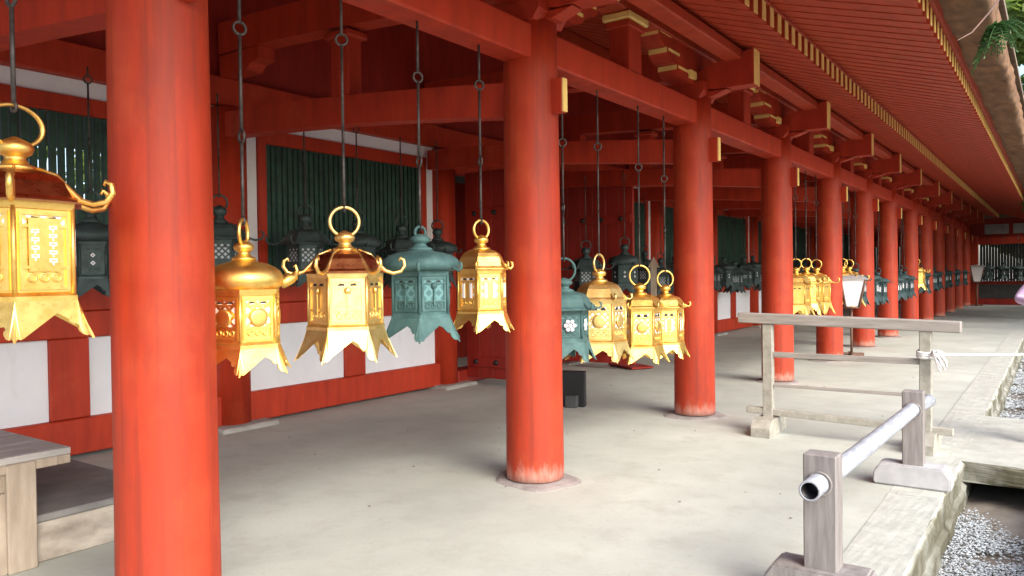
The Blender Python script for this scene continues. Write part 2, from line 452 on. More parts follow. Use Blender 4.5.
# pillars
pm = MB()
pm.lathe([(PR + .004, 0), (PR + .006, .06), (PR + .002, .6), (PR, 1.6), (PR - .008, 2.9), (PR - .012, 3.27)], 40)
pillar0 = pm.build('column', M['pillar'], B, (CX, CY[0], .03))
def stone_mesh():
    b = MB(); r = random.Random(4); n = 26
    pr = [(.01, .022), (.23, .020), (.27, .016), (.30, .005), (.31, -.04)]
    rings = [[b.bm.verts.new((q * (1 + .10 * math.sin(2.3 * a + 1) + .06 * math.sin(5 * a)) * math.cos(a), q * (1 + .10 * math.sin(2.3 * a + 1) + .06 * math.sin(5 * a)) * math.sin(a), z)) for a in [2 * PI * k / n for k in range(n)]] for q, z in pr]
    for A, C in zip(rings, rings[1:]):
        for k in range(n): b.bm.faces.new((A[k], A[(k + 1) % n], C[(k + 1) % n], C[k]))
    b.bm.faces.new(rings[0])
    return b
st = stone_mesh().build('base_stone', M['stone'], pillar0, (0, 0, -.03))
# bearing block
b = MB()
b.prism([(-.15, 0), (.15, 0), (.20, .07), (.20, .16), (-.20, .16), (-.20, .07)], (0, -.19, 3.255), (1, 0, 0), (0, 0, 1), (0, 1, 0), .38)
b.build('bearing_block', M['red'], pillar0)
# bracket arms along the row, three tiers with yellow edges and scooped ends
b = MB()
def arm(b, half, z0, z1, t, cx=0):
    h = z1 - z0; lip = h * .42
    pts = [(-half, z1), (-half, z1 - lip), (-half + .05, z0 + h * .25), (-half + .14, z0), (half - .14, z0), (half - .05, z0 + h * .25), (half, z1 - lip), (half, z1)]
    b.prism(pts, (cx - t / 2, 0, 0), (0, 1, 0), (0, 0, 1), (1, 0, 0), t, 0, {0: 1, 6: 1})
    for s in (-1, 1):                                   # thin yellow edge line on the outer face
        b.box(cx + t / 2 + .001, cx + t / 2 + .006, s * (half - .16) - .13, s * (half - .16) + .13, z1 - .028, z1 - .002, 1)
for half, z0, z1, t in ((.62, 3.42, 3.53, .20), (.84, 3.533, 3.65, .19), (1.02, 3.653, 3.79, .18)): arm(b, half, z0 - .03, z1 - .03, t)
for yy in (-.26, .26): b.box(-.09, .13, yy - .075, yy + .075, 3.43, 3.51, 1, .006)
b.build('bracket_arm', [M['red'], M['yellow']], pillar0)
# flared beam nose pointing out, yellow end
b = MB()
b.prism([(.06, 3.40), (.30, 3.365), (.68, 3.36), (.68, 3.71), (.40, 3.66), (.06, 3.55)], (0, -.09, -.03), (1, 0, 0), (0, 0, 1), (0, 1, 0), .18, 0, {2: 1})
b.build('beam_nose', [M['red'], M['yellow']], pillar0)
# bevelled under-nose block
b = MB(); b.prism([(.12, 3.30), (.24, 3.30), (.40, 3.352), (.12, 3.352)], (0, -.07, -.03), (1, 0, 0), (0, 0, 1), (0, 1, 0), .14); b.build('nose_corbel', M['red'], pillar0)
pillars = [pillar0]
for i, y in enumerate(CY[1:]):
    c = copy_tree(pillar0, B); c.location = (CX, y, .03); c.rotation_euler = (0, 0, 0)
    c.children[0].rotation_euler = (0, 0, 1.1 * i)
    pillars.append(c)
# head beam, one run between each pair of pillars
hb = [Y0] + CY + [YE]
for ya, yb in zip(hb, hb[1:]):
    b = MB(); b.box(CX - .115, CX + .115, ya + .02, yb - .02, 3.025, 3.265, bev=.014); b.build('head_beam', M['red'], B)
# struts between head beam and purlin
for ya, yb in zip([-1.0] + CY, CY):
    m = (ya + yb) / 2
    b = MB(); b.box(CX - .10, CX + .10, m - .12, m + .12, 3.268, 3.70, bev=.01)
    b.box(CX - .13, CX + .14, m - .19, m + .19, 3.70, 3.76, 1, .008); b.box(CX - .12, CX + .12, m - .16, m + .16, 3.64, 3.697, 0, .008)
    b.build('strut_post', [M['red'], M['yellow']], B)
# purlins
b = MB(); b.box(CX - .12, CX + .12, Y0, YE, 3.765, under(CX + .12) - .003, bev=.012); b.build('inner_purlin', M['redroof'], B)
b = MB(); b.box(-2.74, -2.56, Y0, YE, 3.62, under(-2.5) - .003, bev=.012); b.build('eave_purlin', M['redroof'], B)
# cross beams: penetrating tie (yellow end outside), crown beam, king strut
def curved_beam(name, y, t, zt0, h, rise, x0, x1, mats, yellow_end=False):
    b = MB(); n = 10; top = []; bot = []
    for k in range(n + 1):
        x = x0 + (x1 - x0) * k / n
        d = max(0., (CX - x)) / (CX - WX)
        z = zt0 + rise * (1 - (1 - d) ** 1.6)
        top.append((x, z)); bot.append((x, z - h))
    pts = bot + top[::-1]
    b.prism(pts, (0, y - t / 2, 0), (1, 0, 0), (0, 0, 1), (0, 1, 0), t, 0, {n: 1} if yellow_end else None)
    return b.build(name, mats, B)
for y in CY:
    b = MB(); b.box(CX, -2.84, y - .032, y + .032, 2.642, 2.888, 0, .005); b.box(-2.839, -2.829, y - .028, y + .028, 2.648, 2.882, 1)
    b.build('tie_beam_nose', [M['red'], M['yellow']], B)
    curved_beam('tie_beam', y, .17, 2.885, .245, .26, CX - .1, WX + .12, [M['red']])
    curved_beam('crown_beam', y, .20, 3.80, .30, .22, CX - .13, WX + .1, [M['red']])
    b = MB(); b.box(-5.16, -4.94, y - .08, y + .08, 3.06, 3.62, bev=.01); b.box(-5.20, -4.90, y - .12, y + .12, 3.56, 3.617, bev=.01); b.build('king_strut', M['red'], B)
    b = MB(); b.box(-5.14, -4.96, y - .08, y + .08, 3.92, under(-5.0) - .01, bev=.01); b.build('king_strut', M['red'], B)
    b = MB()
    b.prism([(0, 3.50), (.42, 3.50), (.50, 3.56), (.62, 3.58), (.62, 3.70), (0, 3.70)], (WX + .1, y - .09, 0), (1, 0, 0), (0, 0, 1), (0, 1, 0), .18)
    b.build('wall_bracket', M['red'], B)
b = MB(); b.box(-5.15, -4.95, Y0, YE, under(-5.0) - .22, under(-4.95) - .003, bev=.01); b.build('mid_purlin', M['redroof'], B)

# roof: rafters, boards, bark
PITCH = .212
def base_rafter(b, y):
    x1, x0 = -1.95, WX + .06; t = .16
    b.prism([(x1, under(x1)), (x1, under(x1) + t), (x0, under(x0) + t), (x0, under(x0))], (0, y - .045, 0), (1, 0, 0), (0, 0, 1), (0, 1, 0), .090, 0)
    b.box(x1 + .001, x1 + .007, y - .044, y + .044, under(x1) + .003, under(x1) + .155, 1)
FZ1, FZ0 = 3.385, 3.385 + .292 * 1.25
def fly_rafter(b, y):
    b.prism([(-.80, FZ1), (-.80, FZ1 + .135), (-2.05, FZ0 + .135), (-2.05, FZ0 + .01)], (0, y - .035, 0), (1, 0, 0), (0, 0, 1), (0, 1, 0), .07, 0)
    b.box(-.799, -.793, y - .034, y + .034, FZ1 + .003, FZ1 + .132, 1)
yb = 0.6; nr = int((YE - .1 - yb) / PITCH)
b = MB(); base_rafter(b, 0); r0 = b.build('base_rafter', [M['redroof'], M['yellow']], B)
b = MB(); fly_rafter(b, 0); f0 = b.build('flying_rafter', [M['redroof'], M['yellow']], B)
rest = MB(); restf = MB(); i0 = 12; j0 = 24
first = True
for i in range(nr):
    y = yb + i * PITCH
    if i0 <= i < i0 + 99:
        o = r0 if i == i0 else r0.copy()
        if i != i0: COL.objects.link(o)
        o.location = (0, y, 0)
    else: base_rafter(rest, y)
    if j0 <= i < j0 + 99:
        o = f0 if i == j0 else f0.copy()
        if i != j0: COL.objects.link(o)
        o.location = (0, y, 0)
    else: fly_rafter(restf, y)
rest.build('base_rafter_row', [M['redroof'], M['yellow']], B, kind='stuff')
restf.build('flying_rafter_row', [M['redroof'], M['yellow']], B, kind='stuff')
b = MB()
b.prism([(-1.975, under(-1.975) + .006), (-1.975, under(-1.975) + .13), (WX, under(WX) + .13), (WX, under(WX) + .006)], (0, Y0, 0), (1, 0, 0), (0, 0, 1), (0, 1, 0), YE - Y0)
b.prism([(-.825, FZ1 + .0145), (-.825, FZ1 + .136), (-1.97, FZ0 + .13), (-1.97, FZ0 - .007)], (0, Y0, 0), (1, 0, 0), (0, 0, 1), (0, 1, 0), YE - Y0)
b.build('soffit_board', M['redroof'], B)
b = MB(); b.box(-2.04, -1.94, Y0, YE, under(-1.95) + .162, FZ0 + .06, bev=.008); b.build('rafter_cap', M['redroof'], B)
b = MB(); b.prism([(-.86, FZ1 + .138), (-.765, FZ1 + .137), (-.745, FZ1 + .19), (-.86, FZ1 + .205)], (0, Y0, 0), (1, 0, 0), (0, 0, 1), (0, 1, 0), YE - Y0); b.build('eave_fascia', M['redroof'], B)
# bark eave with an uneven underside
b = MB(); ny_ = 220; pr = [(-.86, 3.592), (-.755, 3.570), (-.66, 3.545), (-.56, 3.522), (-.49, 3.500), (-.455, 3.50), (-.42, 3.55), (-.41, 3.70), (-.43, 3.80), (-.9, 3.98)]
rb = random.Random(2); rows = []
for j in range(ny_ + 1):
    yy = Y0 + (YE - Y0) * j / ny_
    rows.append([b.bm.verts.new((x + (rb.uniform(-.014, .014) if 0 < q < 8 else 0), yy, z + (rb.uniform(-.012, .012) + .014 * math.sin(yy * 3.1 + q) if 0 < q < 8 else 0))) for q, (x, z) in enumerate(pr)])
for A, C in zip(rows, rows[1:]):
    for q in range(len(pr) - 1): b.bm.faces.new((A[q], A[q + 1], C[q + 1], C[q])).smooth = q < 6
b.build('bark_eave', M['bark'], B)
b = MB()
b.prism([(-.38, 3.80), (-.38, 3.86), (WX, 6.35), (-13.4, 3.9), (-13.4, 3.7), (WX, 6.1)], (0, Y0, 0), (1, 0, 0), (0, 0, 1), (0, 1, 0), YE - Y0)  # unseen rear slope added to keep sky light from leaking through the lattice
b.build('roof', M['shingle'], B)

# lattice wall: posts, rails, plaster, lattice windows, doorway with two open leaves
WP = [-1.6, 1.54, 4.69, 8.0, 11.1, 14.75, 17.85, 20.95, 24.05, 27.15, 30.25, 33.35, 36.5]
for y in WP:
    b = MB(); b.lathe([(.20, .02), (.20, 3.2)], 24, cx=WX, cy=y); o = b.build('wall_post', M['red'], B)
    b = MB(); b.box(WX - .30, WX + .33, y - .30, y + .36, -.02, .045, bev=.02); b.build('footing_stone', M['slab'], o)
b = MB(); b.box(WX - .11, WX + .13, Y0, YE, 3.22, 3.50, bev=.012); b.build('wall_head_beam', M['red'], B)
b = MB(); b.box(WX - .03, WX + .03, Y0, YE, 3.503, 5.2); b.build('shade_gable_board', M['reddoor'], B)  # closes the opening above the wall; darker red stands for its shade
for bi, (ya, yb_) in enumerate(zip(WP, WP[1:])):
    a0, a1 = ya + .14, yb_ - .14; mid = (a0 + a1) / 2
    if bi == 3:      # doorway
        b = MB(); b.box(WX - .12, WX + .16, a0, a1, .02, .20, bev=.012); b.build('threshold', M['reddoor'], B)
        b = MB(); b.box(WX - .10, WX + .12, a0, a1, 2.92, 3.217, bev=.012); b.build('lintel', M['red'], B)
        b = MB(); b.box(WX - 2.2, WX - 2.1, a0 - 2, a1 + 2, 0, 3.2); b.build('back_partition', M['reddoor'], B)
        for yl in (8.36, 10.72):
            d = MB()
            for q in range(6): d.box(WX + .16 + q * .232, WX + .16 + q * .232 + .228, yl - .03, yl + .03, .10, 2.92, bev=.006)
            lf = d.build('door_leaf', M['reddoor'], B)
            for zz in (.32, 1.35, 2.35):
                d = MB(); d.box(WX + .18, WX + 1.53, yl - .055, yl - .031, zz - .07, zz + .07, bev=.006); d.build('door_batten', M['reddoor'], lf)
                for q in range(4):
                    d = MB(); d.lathe([(.038, 0), (.034, .014), (.02, .028), (0, .033)], 14)
                    o = d.build('boss', M['dark'], lf); o.location = (WX + .34 + q * .34, yl - .056, zz); o.rotation_euler = (PI / 2, 0, 0)
        continue
    b = MB(); b.box(WX - .08, WX + .10, a0, a1, .03, .33, bev=.01); b.build('sill_beam', M['red'], B)
    b = MB(); b.box(WX - .06, WX + .08, a0, a1, 1.015, 1.24, bev=.01); b.box(WX - .05, WX + .065, a0, a1, 1.243, 1.455, bev=.008); b.build('waist_rail', M['red'], B)
    b = MB(); b.box(WX - .07, WX + .07, mid - .16, mid + .16, .333, 1.012, bev=.008); b.build('wall_stud', M['red'], B)
    for p0, p1 in ((a0, mid - .161), (mid + .161, a1)):
        b = MB(); b.box(WX - .04, WX + .03, p0, p1, .332, 1.013); b.build('wall_panel', M['white'], B)
    b = MB(); b.box(WX - .035, WX + .028, a0, a0 + .20, 1.457, 3.217); b.box(WX - .035, WX + .028, a1 - .20, a1, 1.457, 3.217); b.box(WX - .035, WX + .028, a0 + .202, a1 - .202, 3.07, 3.217)
    b.build('plaster_surround', M['white'], B)
    w = MB(); l0, l1 = a0 + .205, a1 - .205
    w.box(WX - .05, WX + .06, l0, l0 + .10, 1.458, 3.066, 0, .006); w.box(WX - .05, WX + .06, l1 - .10, l1, 1.458, 3.066, 0, .006)
    w.box(WX - .05, WX + .06, l0 + .102, l1 - .102, 2.92, 3.066, 0, .006)
    wf = w.build('window', M['red'], B)
    w = MB(); n = int((l1 - l0 - .21) / .072); rs = random.Random(bi)
    for q in range(n):
        yy = l0 + .105 + (l1 - l0 - .21) * (q + .5) / n + rs.uniform(-.004, .004); hw = rs.uniform(.0195, .0275)
        w.box(WX - .03, WX + .02, yy - hw, yy + hw, 1.458, 2.918)
    w.box(WX - .034, WX - .031, l0 + .102, l1 - .102, 2.15, 2.20)
    w.build('lattice', M['green'], wf)

# ------------------------------------------------------------------ hall closing the far end
H = thing('end_hall', 'dim red hall closing the far end of the corridor, white slatted window', 'building', (0, 37.6, 0))
for x in (-2.9, -.4, 2.4):
    b = MB(); b.box(x - .17, x + .17, -.17, .17, 0, 2.9, bev=.02); b.build('post', M['red'], H)
b = MB(); b.box(-9, 6, -.13, .13, 2.52, 2.82, bev=.015); b.build('head_beam', M['red'], H)
b = MB(); b.box(-9, 6, -.09, .09, .02, .28, bev=.01); b.build('sill_beam', M['reddoor'], H)
b = MB(); b.box(-9, 6, .02, .12, 2.82, 4.6); b.build('upper_wall', M['reddoor'], H)
for xa, xb in ((-2.5, -1.65), (-1.5, -.6), (-.2, 1.9)):
    b = MB(); b.box(xa, xb, -.02, .02, 2.95, 3.35); b.build('gable_panel', M['slab'], H)
for xa, xb in ((-9, -3.08), (-2.72, -.58), (-.22, 2.22), (2.58, 6)):
    b = MB(); b.box(xa, xb, -.05, .05, .282, .86); b.build('wall_panel', M['darkgrey'], H)
    b = MB(); b.box(xa, xb, -.07, .07, .862, 1.0, bev=.01); b.build('waist_rail', M['reddoor'], H)
    w = MB(); q = xa + .05
    while q < xb - .04: w.box(q, q + .088, -.03, .03, 1.003, 2.515); q += .105
    w.build('lattice', M['dark'], H)
b = MB(); b.prism([(-1.0, 3.55), (1.2, 4.6), (4.5, 4.6), (4.5, 4.8), (1.2, 4.9), (-1.0, 3.75)], (-9, 0, 0), (0, 1, 0), (0, 0, 1), (1, 0, 0), 18); b.build('roof', M['shingle'], H)

# ------------------------------------------------------------------ hanging lanterns
def hexdir(k, n, r0): a = r0 + 2 * PI * k / n; return math.cos(a), math.sin(a)
def lantern(name, label, cat, n=6, R=.20, hleg=.17, hbody=.31, hroof=.125, dome=False, eave=.245, scroll='curl', ring=.085,
            mat='gold', roofmat=None, panelmat='fretgold', skirtmat=None, emblem=None, flare=.10, neck=.10, group=None, scroll_idx=None, ring_sz=1., ringturn=0., taper=1.0, lod=0):
    """origin at the bottom of the feet, centre of the lantern; flats face +-Y directions"""
    root = thing(name, label, cat, group=group)
    mm = M[mat]; rm = M[roofmat or mat]; pmx = M[panelmat]; km = M[skirtmat or mat]
    r0 = PI / n - PI / 2                     # a flat face towards -Y
    ap = R * math.cos(PI / n); side = 2 * R * math.sin(PI / n)
    zb = hleg; zt = hleg + hbody
    # body: bottom ring, shell, top ring, corner strips
    b = MB()
    b.lathe([(0, zb), (R * 1.07, zb), (R * 1.07, zb + .022), (R * 1.0, zb + .034), (R * .985, zb + .036), (R * .985 * taper, zt - .03), (R * 1.03, zt - .028), (R * 1.06, zt), (0, zt)], n, smooth=False, rot0=r0, cap=False)
    for k in range(n):
        x, y = hexdir(k, n, r0); b.tube([(x * R, y * R, zb + .03), (x * R * taper, y * R * taper, zt - .02)], .0085, 6)
    body = b.build('body', mm, root)
    # panels, one per side: frame + pierced field
    w = side * .84; z0, z1 = zb + .045, zt - .04
    pb = MB(); fw = .011
    pb.box(-w / 2, -w / 2 + fw, -.004, .006, z0, z1, 0); pb.box(w / 2 - fw, w / 2, -.004, .006, z0, z1, 0)
    hA = z0 + (z1 - z0) * .27; hB = z0 + (z1 - z0) * .80
    for za, zc in ((z0, z0 + fw), (hA, hA + fw), (hB, hB + fw), (z1 - fw, z1)): pb.box(-w / 2 + fw, w / 2 - fw, -.0035, .006, za, zc, 0)
    pb.box(-w / 2 + fw, w / 2 - fw, .003, .007, z0 + fw, hA, 0)
    pb.box(-w / 2 + fw, w / 2 - fw, .003, .007, hA + fw, hB, 0 if emblem == 'script' else 1)
    pb.box(-w / 2 + fw, w / 2 - fw, .003, .007, hB + fw, z1 - fw, 1)
    # raised scroll work in the lower field, slots in the upper one
    for q in (-1, 0, 1): pb.ring((q * w * .25, .002, (z0 + hA) / 2 + .006), min(w * .09, .022), .004, 'y', 12, 5, 0)
    for q in (-1, 1): pb.prism([(q * w * .08, hB + fw + .004), (q * w * .32, hB + fw + .004), (q * w * .24, z1 - fw - .004), (q * w * .10, z1 - fw - .008)], (0, .002, 0), (1, 0, 0), (0, 0, 1), (0, -1, 0), .0012, 2)
    p0 = pb.build('panel', [mm, pmx, M['dark']], root)
    if emblem:
        eb = MB()
        if emblem == 'disc':
            eb.lathe([(.30 * w, 0), (.30 * w, .006), (.24 * w, .010), (.10 * w, .006), (0, .011)], 20)
            em = mm
        elif emblem == 'flower':
            eb.lathe([(0, 0), (.36 * w, 0), (.36 * w, .001), (0, .001)], 20, 1, cap=False)
            for q in range(6):
                a = 2 * PI * q / 6; eb.lathe([(.10 * w, 0), (.10 * w, .004), (0, .005)], 12, cx=.22 * w * math.cos(a), cy=.22 * w * math.sin(a))
            eb.lathe([(.10 * w, 0), (.10 * w, .004), (0, .005)], 12); em = M['paper']
        elif emblem == 'diamond':
            eb.box(-.16 * w, .16 * w, -.36 * w, .36 * w, -.0015, .0005, 1)
            for q in (-.2, .2): eb.lathe([(.12 * w, 0), (.12 * w, .004), (.05 * w, .004), (.05 * w, 0)], 4, cx=0, cy=q * w, smooth=False)
            em = M['paper']
        elif emblem == 'strips':
            eb.box(-.30 * w, .30 * w, -.36 * w, .36 * w, -.0015, .0005, 1)
            for q in (-.22, .22):
                eb.box(q * w - .065 * w, q * w + .065 * w, -.34 * w, .34 * w, 0, .004)
            em = M['paper']
        elif emblem == 'script':      # a narrow pierced label of small squarish marks, and a boss below
            eb.box(-.32 * w, .30 * w, -.48 * w, .62 * w, -.0015, .0005, 1)
            for c_, n_, dz in ((-.20, 4, .0), (.16, 5, .08)):
                for q in range(n_):
                    zz = .42 * w - q * .17 * w + dz * w - .1 * w
                    for px, pz, ww, hh in ((0, .055, .075, .012), (0, 0, .075, .012), (-.062, .028, .012, .035), (.062, .028, .012, .035), (0, -.04, .012, .03)):
                        eb.box((c_ + px - ww) * w, (c_ + px + ww) * w, zz + (pz - hh) * w, zz + (pz + hh) * w, 0, .004)
            em = M['paper']
        elif emblem == 'stem':
            eb.box(-.03 * w, .03 * w, -.45 * w, .3 * w, 0, .006); eb.lathe([(.12 * w, 0), (.1 * w, .009), (0, .011)], 12, cy=.3 * w); em = mm
        e0 = eb.build('emblem', [em, mm], p0, (0, -.0045, (hA + hB) / 2)); e0.rotation_euler = (PI / 2, 0, 0)
    ps = [p0]
    for k in range(1, n): ps.append(copy_tree(p0, root))
    for k, p in enumerate(ps):
        a = 2 * PI * k / n; d = ap * .985 * (1 + taper) / 2 + .004
        p.location = (math.sin(a) * d, -math.cos(a) * d, 0); p.rotation_euler = (0, 0, a)
    # feet: one splayed, cusped plate per side
    sb = side * 1.06; so = sb * (1 + flare * 2.6)
    def pt(u, v): return (u * (sb + (so - sb) * v ** 1.25) / 2, -v)
    hf = [(1.0, 1.0), (.95, .97), (.90, .90), (.84, .93), (.76, .90), (.70, .82), (.69, .74), (.74, .68), (.69, .62), (.60, .64), (.52, .58), (.50, .48), (.42, .44), (.36, .36), (.20, .34), (.10, .27), (0, .27)]
    outl = [(-1, 0), (1, 0), (1.0, .35), (1.0, .7)] + hf + [(-u, v) for u, v in hf[-2::-1]] + [(-1.0, .7), (-1.0, .35)]
    fb = MB(); bm = fb.bm
    so_ap = flare * .95
    pos = []
    for u, v in outl:
        x, _ = pt(u, v); pos.append((x, -so_ap * (v ** 1.25) * R * 2.3, zb + .012 - v * (hleg + .012)))
    flat = [(q[0], 0, q[2]) for q in pos]
    A = [bm.verts.new(q) for q in flat]; fa = bm.faces.new(A)
    bmesh.ops.triangulate(bm, faces=[fa], ngon_method='EAR_CLIP')
    tri = [[v.index for v in fc.verts] for fc in bm.faces] if bm.verts.index_update() is None else []
    bm.clear()
    A = [bm.verts.new(q) for q in pos]; Bv = [bm.verts.new((q[0] * .985, q[1] + .006, q[2])) for q in pos]
    for t_ in tri: bm.faces.new([A[i] for i in t_]); bm.faces.new([Bv[i] for i in reversed(t_)])
    for i in range(len(A)): bm.faces.new((A[i], Bv[i], Bv[(i + 1) % len(A)], A[(i + 1) % len(A)]))
    fp0 = fb.build('foot_plate', km, root); fps = [fp0]
    for k in range(1, n): c = fp0.copy(); COL.objects.link(c); c.parent = root; fps.append(c)
    for k, p in enumerate(fps):
        a = 2 * PI * k / n; d = ap * 1.055
        p.location = (math.sin(a) * d, -math.cos(a) * d, 0); p.rotation_euler = (0, 0, a)
    # roof
    b = MB(); E = eave; zr = zt
    if dome:
        b.lathe([(R * .9, zr - .002), (E * .90, zr + hroof * .05), (E * .98, zr + hroof * .17), (E * 1.0, zr + hroof * .30), (E * .985, zr + hroof * .45), (E * .92, zr + hroof * .60), (E * .80, zr + hroof * .73), (E * .60, zr + hroof * .85), (E * .36, zr + hroof * .92), (E * .28, zr + hroof * 1.0), (0, zr + hroof)], 40, 0, True)
    else:
        prof = [(R * .9, zr - .002), (E, zr - .004), (E * 1.01, zr + .008), (E * .94, zr + hroof * .16), (E * .87, zr + hroof * .36), (E * .79, zr + hroof * .60), (E * .68, zr + hroof * .80), (E * .50, zr + hroof * .93), (E * .32, zr + hroof), (0, zr + hroof)]
        b.lathe(prof, n, 0, False, rot0=r0)
    if not dome:
        b.tube([(E * 1.005 * math.cos(r0 + 2 * PI * k / n), E * 1.005 * math.sin(r0 + 2 * PI * k / n), zr + .002) for k in range(n)], .0075, 6, closed=True, smooth=False)
    else:
        for k in range(n):       # small pierced mouths under the dome
            a = 2 * PI * k / n - PI / 2
            for q in (-.22, .22):
                b.lathe([(.011, zr - .022), (.011, zr - .0215), (0, zr - .0215)], 8, 1, cx=0, cy=0) if False else None
    roof = b.build('roof', rm, root)
    zr2 = zr + hroof
    # scrolls springing from the roof corners
    b = MB()
    if scroll == 'curl':
        path = [(E * .34, zr2 + .004), (E * .64, zr + hroof * .82), (E * .86, zr + hroof * .36), (E * 1.02, zr + .008), (E * 1.22, zr - .006), (E * 1.42, zr + .004), (E * 1.52, zr + .035), (E * 1.50, zr + .066), (E * 1.41, zr + .078), (E * 1.38, zr + .062)]
        rad = [.006, .0075, .009, .011, .011, .011, .0105, .010, .008, .005]
    elif scroll == 'petal':
        path = [(E * .95, zr + hroof * .22), (E * 1.08, zr + hroof * .18), (E * 1.25, zr + hroof * .32), (E * 1.42, zr + hroof * .40), (E * 1.52, zr + hroof * .62), (E * 1.46, zr + hroof * .82), (E * 1.40, zr + hroof * .74)]
        rad = [.012, .028, .034, .022, .009, .007, .004]
    else:
        path = [(E * .86, zr + hroof * .34), (E * 1.0, zr + .012), (E * 1.12, zr + .004), (E * 1.20, zr + .02), (E * 1.19, zr + .045), (E * 1.12, zr + .052)]
        rad = [.006, .009, .010, .009, .008, .005]
    b.tube([(p, 0, z) for p, z in path], rad, 7)
    s0 = b.build('roof_scroll', mm, root); sc = [s0]
    idx = scroll_idx or list(range(n))
    for k in idx[1:]: c = s0.copy(); COL.objects.link(c); c.parent = root; sc.append(c)
    for k, c in zip(idx, sc): c.rotation_euler = (0, 0, r0 + 2 * PI * k / n)
    # finial: stepped neck, jewel, then the hanging ring
    b = MB(); z = zr2; q = neck
    b.lathe([(0, z - .004), (E * .31, z - .004), (E * .30, z + q * .10), (E * .20, z + q * .18), (E * .15, z + q * .34), (E * .155, z + q * .42), (E * .23, z + q * .5), (E * .265, z + q * .68), (E * .22, z + q * .86), (E * .10, z + q * .99), (.009, z + q * 1.05), (0, z + q * 1.05)], 24, cap=False)
    b.build('finial', mm, root)
    b = MB(); b.ring((0, 0, ring), ring, .0095, 'y', 28, 8)
    o = b.build('ring', mm, root, (0, 0, zr2 + neck * .75)); o.rotation_euler = (0, 0, ringturn); o.scale = (1, 1, ring_sz)
    root['top'] = zr2 + neck * .75 + 2 * ring * ring_sz
    return root

def chain(root, z0, z1, links=True):
    """iron hanger from the lantern ring (local z0) up to local z1"""
    b = MB(); z = z0 - .012; r = .0085; i = 0
    b.ring((0, 0, z + .005), .017, .006, 'x', 12, 6); z += .02
    while z < z1 - .05:
        L = min((.36, .46, .40)[i % 3], z1 - z)
        b.tube([(0, 0, z), (0, 0, z + L - .0)], r, 6)
        z += L
        if z < z1 - .12:
            b.ring((0, 0, z + .022), .030, .007, 'y' if i % 2 else 'x', 14, 6); z += .044
        i += 1
    b.tube([(0, 0, min(z, z1 - .02)), (0, 0, z1)], r, 6)
    return b.build('chain', M['iron'], root)

def place(root, x, y, z, face=0., top=None):
    root.location = (x, y, z); root.rotation_euler = (0, 0, face)
    if top is not None: chain(root, root['top'], top - z)
def facing(x, y, off=0.):               # rotation that turns the -Y flat towards the viewpoint side, plus an offset
    return math.atan2(-y, -x) + PI / 2 + off
HBZ = 3.03
G = 'gilt lanterns hung under the head beam'
LX = CX
def L(x_y, z, off, **kw):
    r = lantern(**kw); place(r, LX, x_y, z, facing(LX, x_y, off), HBZ); return r
L(1.255, 1.29, PI / 6 - .05, name='hanging_lantern', label='largest gilt hexagonal lantern, brown curled roof, left of the nearest pillar', cat='lantern', R=.205, hleg=0.135, hbody=0.36, hroof=0.125, eave=.235, mat='gold', roofmat='coppery', panelmat='fretgold', emblem='script', ring=0.108, neck=0.115, ring_sz=0.7, group=G, flare=.12, ringturn=.1)
L(2.22, 1.06, PI / 6 - .12, name='hanging_lantern', label='gilt lantern with round lotus dome roof, just right of the nearest pillar', cat='lantern', R=.165, hleg=0.115, hbody=0.275, hroof=0.14, dome=True, eave=.178, scroll='petal', mat='gold', panelmat='fretgold', emblem='disc', ring=0.062, neck=0.085, scroll_idx=[1, 4], group=G, flare=.13, ringturn=.85)
L(2.85, 1.06, .06, name='hanging_lantern', label='gilt lantern with brown copper roof and long upturned roof curls, beside the domed one', cat='lantern', R=.193, hleg=0.16, hbody=0.305, hroof=0.12, eave=.21, mat='palegold', roofmat='coppery', panelmat='palegold', emblem='stem', ring=0.078, neck=0.1, group=G, flare=.14, ringturn=.1)
L(3.45, 1.115, PI / 6 - .05, name='hanging_lantern', label='pale green verdigris lantern with mushroom roof, between two gilt ones', cat='lantern', R=.185, hleg=0.135, hbody=0.28, hroof=.13, dome=True, eave=.235, scroll='short', mat='verdigris', panelmat='fretverd', emblem='stem', ring=0.035, neck=0.09, flare=.15, group='green lanterns hung under the head beam')
L(4.05, 1.13, .36, name='hanging_lantern', label='small gilt lantern hanging against the left edge of the second pillar', cat='lantern', R=.165, hleg=0.115, hbody=0.295, hroof=0.135, eave=.185, scroll='short', mat='gold', panelmat='fretgold', emblem='strips', ring=0.062, neck=0.09, group=G, flare=.13, ringturn=.3)
L(5.09, .83, .25, name='hanging_lantern', label='blue green lantern with a white flower crest, half behind the second pillar', cat='lantern', R=0.185, hleg=0.15, hbody=0.25, hroof=0.14, dome=False, eave=.25, scroll='short', mat='verdigris', panelmat='fretverd', emblem='flower', ring=0.09, neck=0.1, flare=.13, group='green lanterns hung under the head beam')
L(5.65, .78, -.02, name='hanging_lantern', label='tall gilt lantern with round boss on white panel, leftmost of three right of second pillar', cat='lantern', R=.215, hleg=0.145, hbody=0.36, hroof=0.155, eave=.225, scroll='short', mat='palegold', panelmat='fretgold', emblem='disc', ring=0.075, neck=0.1, group=G, flare=.12, ringturn=1.0)
L(6.41, .69, .12, name='hanging_lantern', label='gilt lantern in the middle of the three right of the second pillar', cat='lantern', R=.195, hleg=0.135, hbody=0.365, hroof=0.12, eave=.225, scroll='short', mat='gold', panelmat='fretgold', emblem='disc', ring=0.095, neck=0.1, group=G, flare=.12, ringturn=.2)
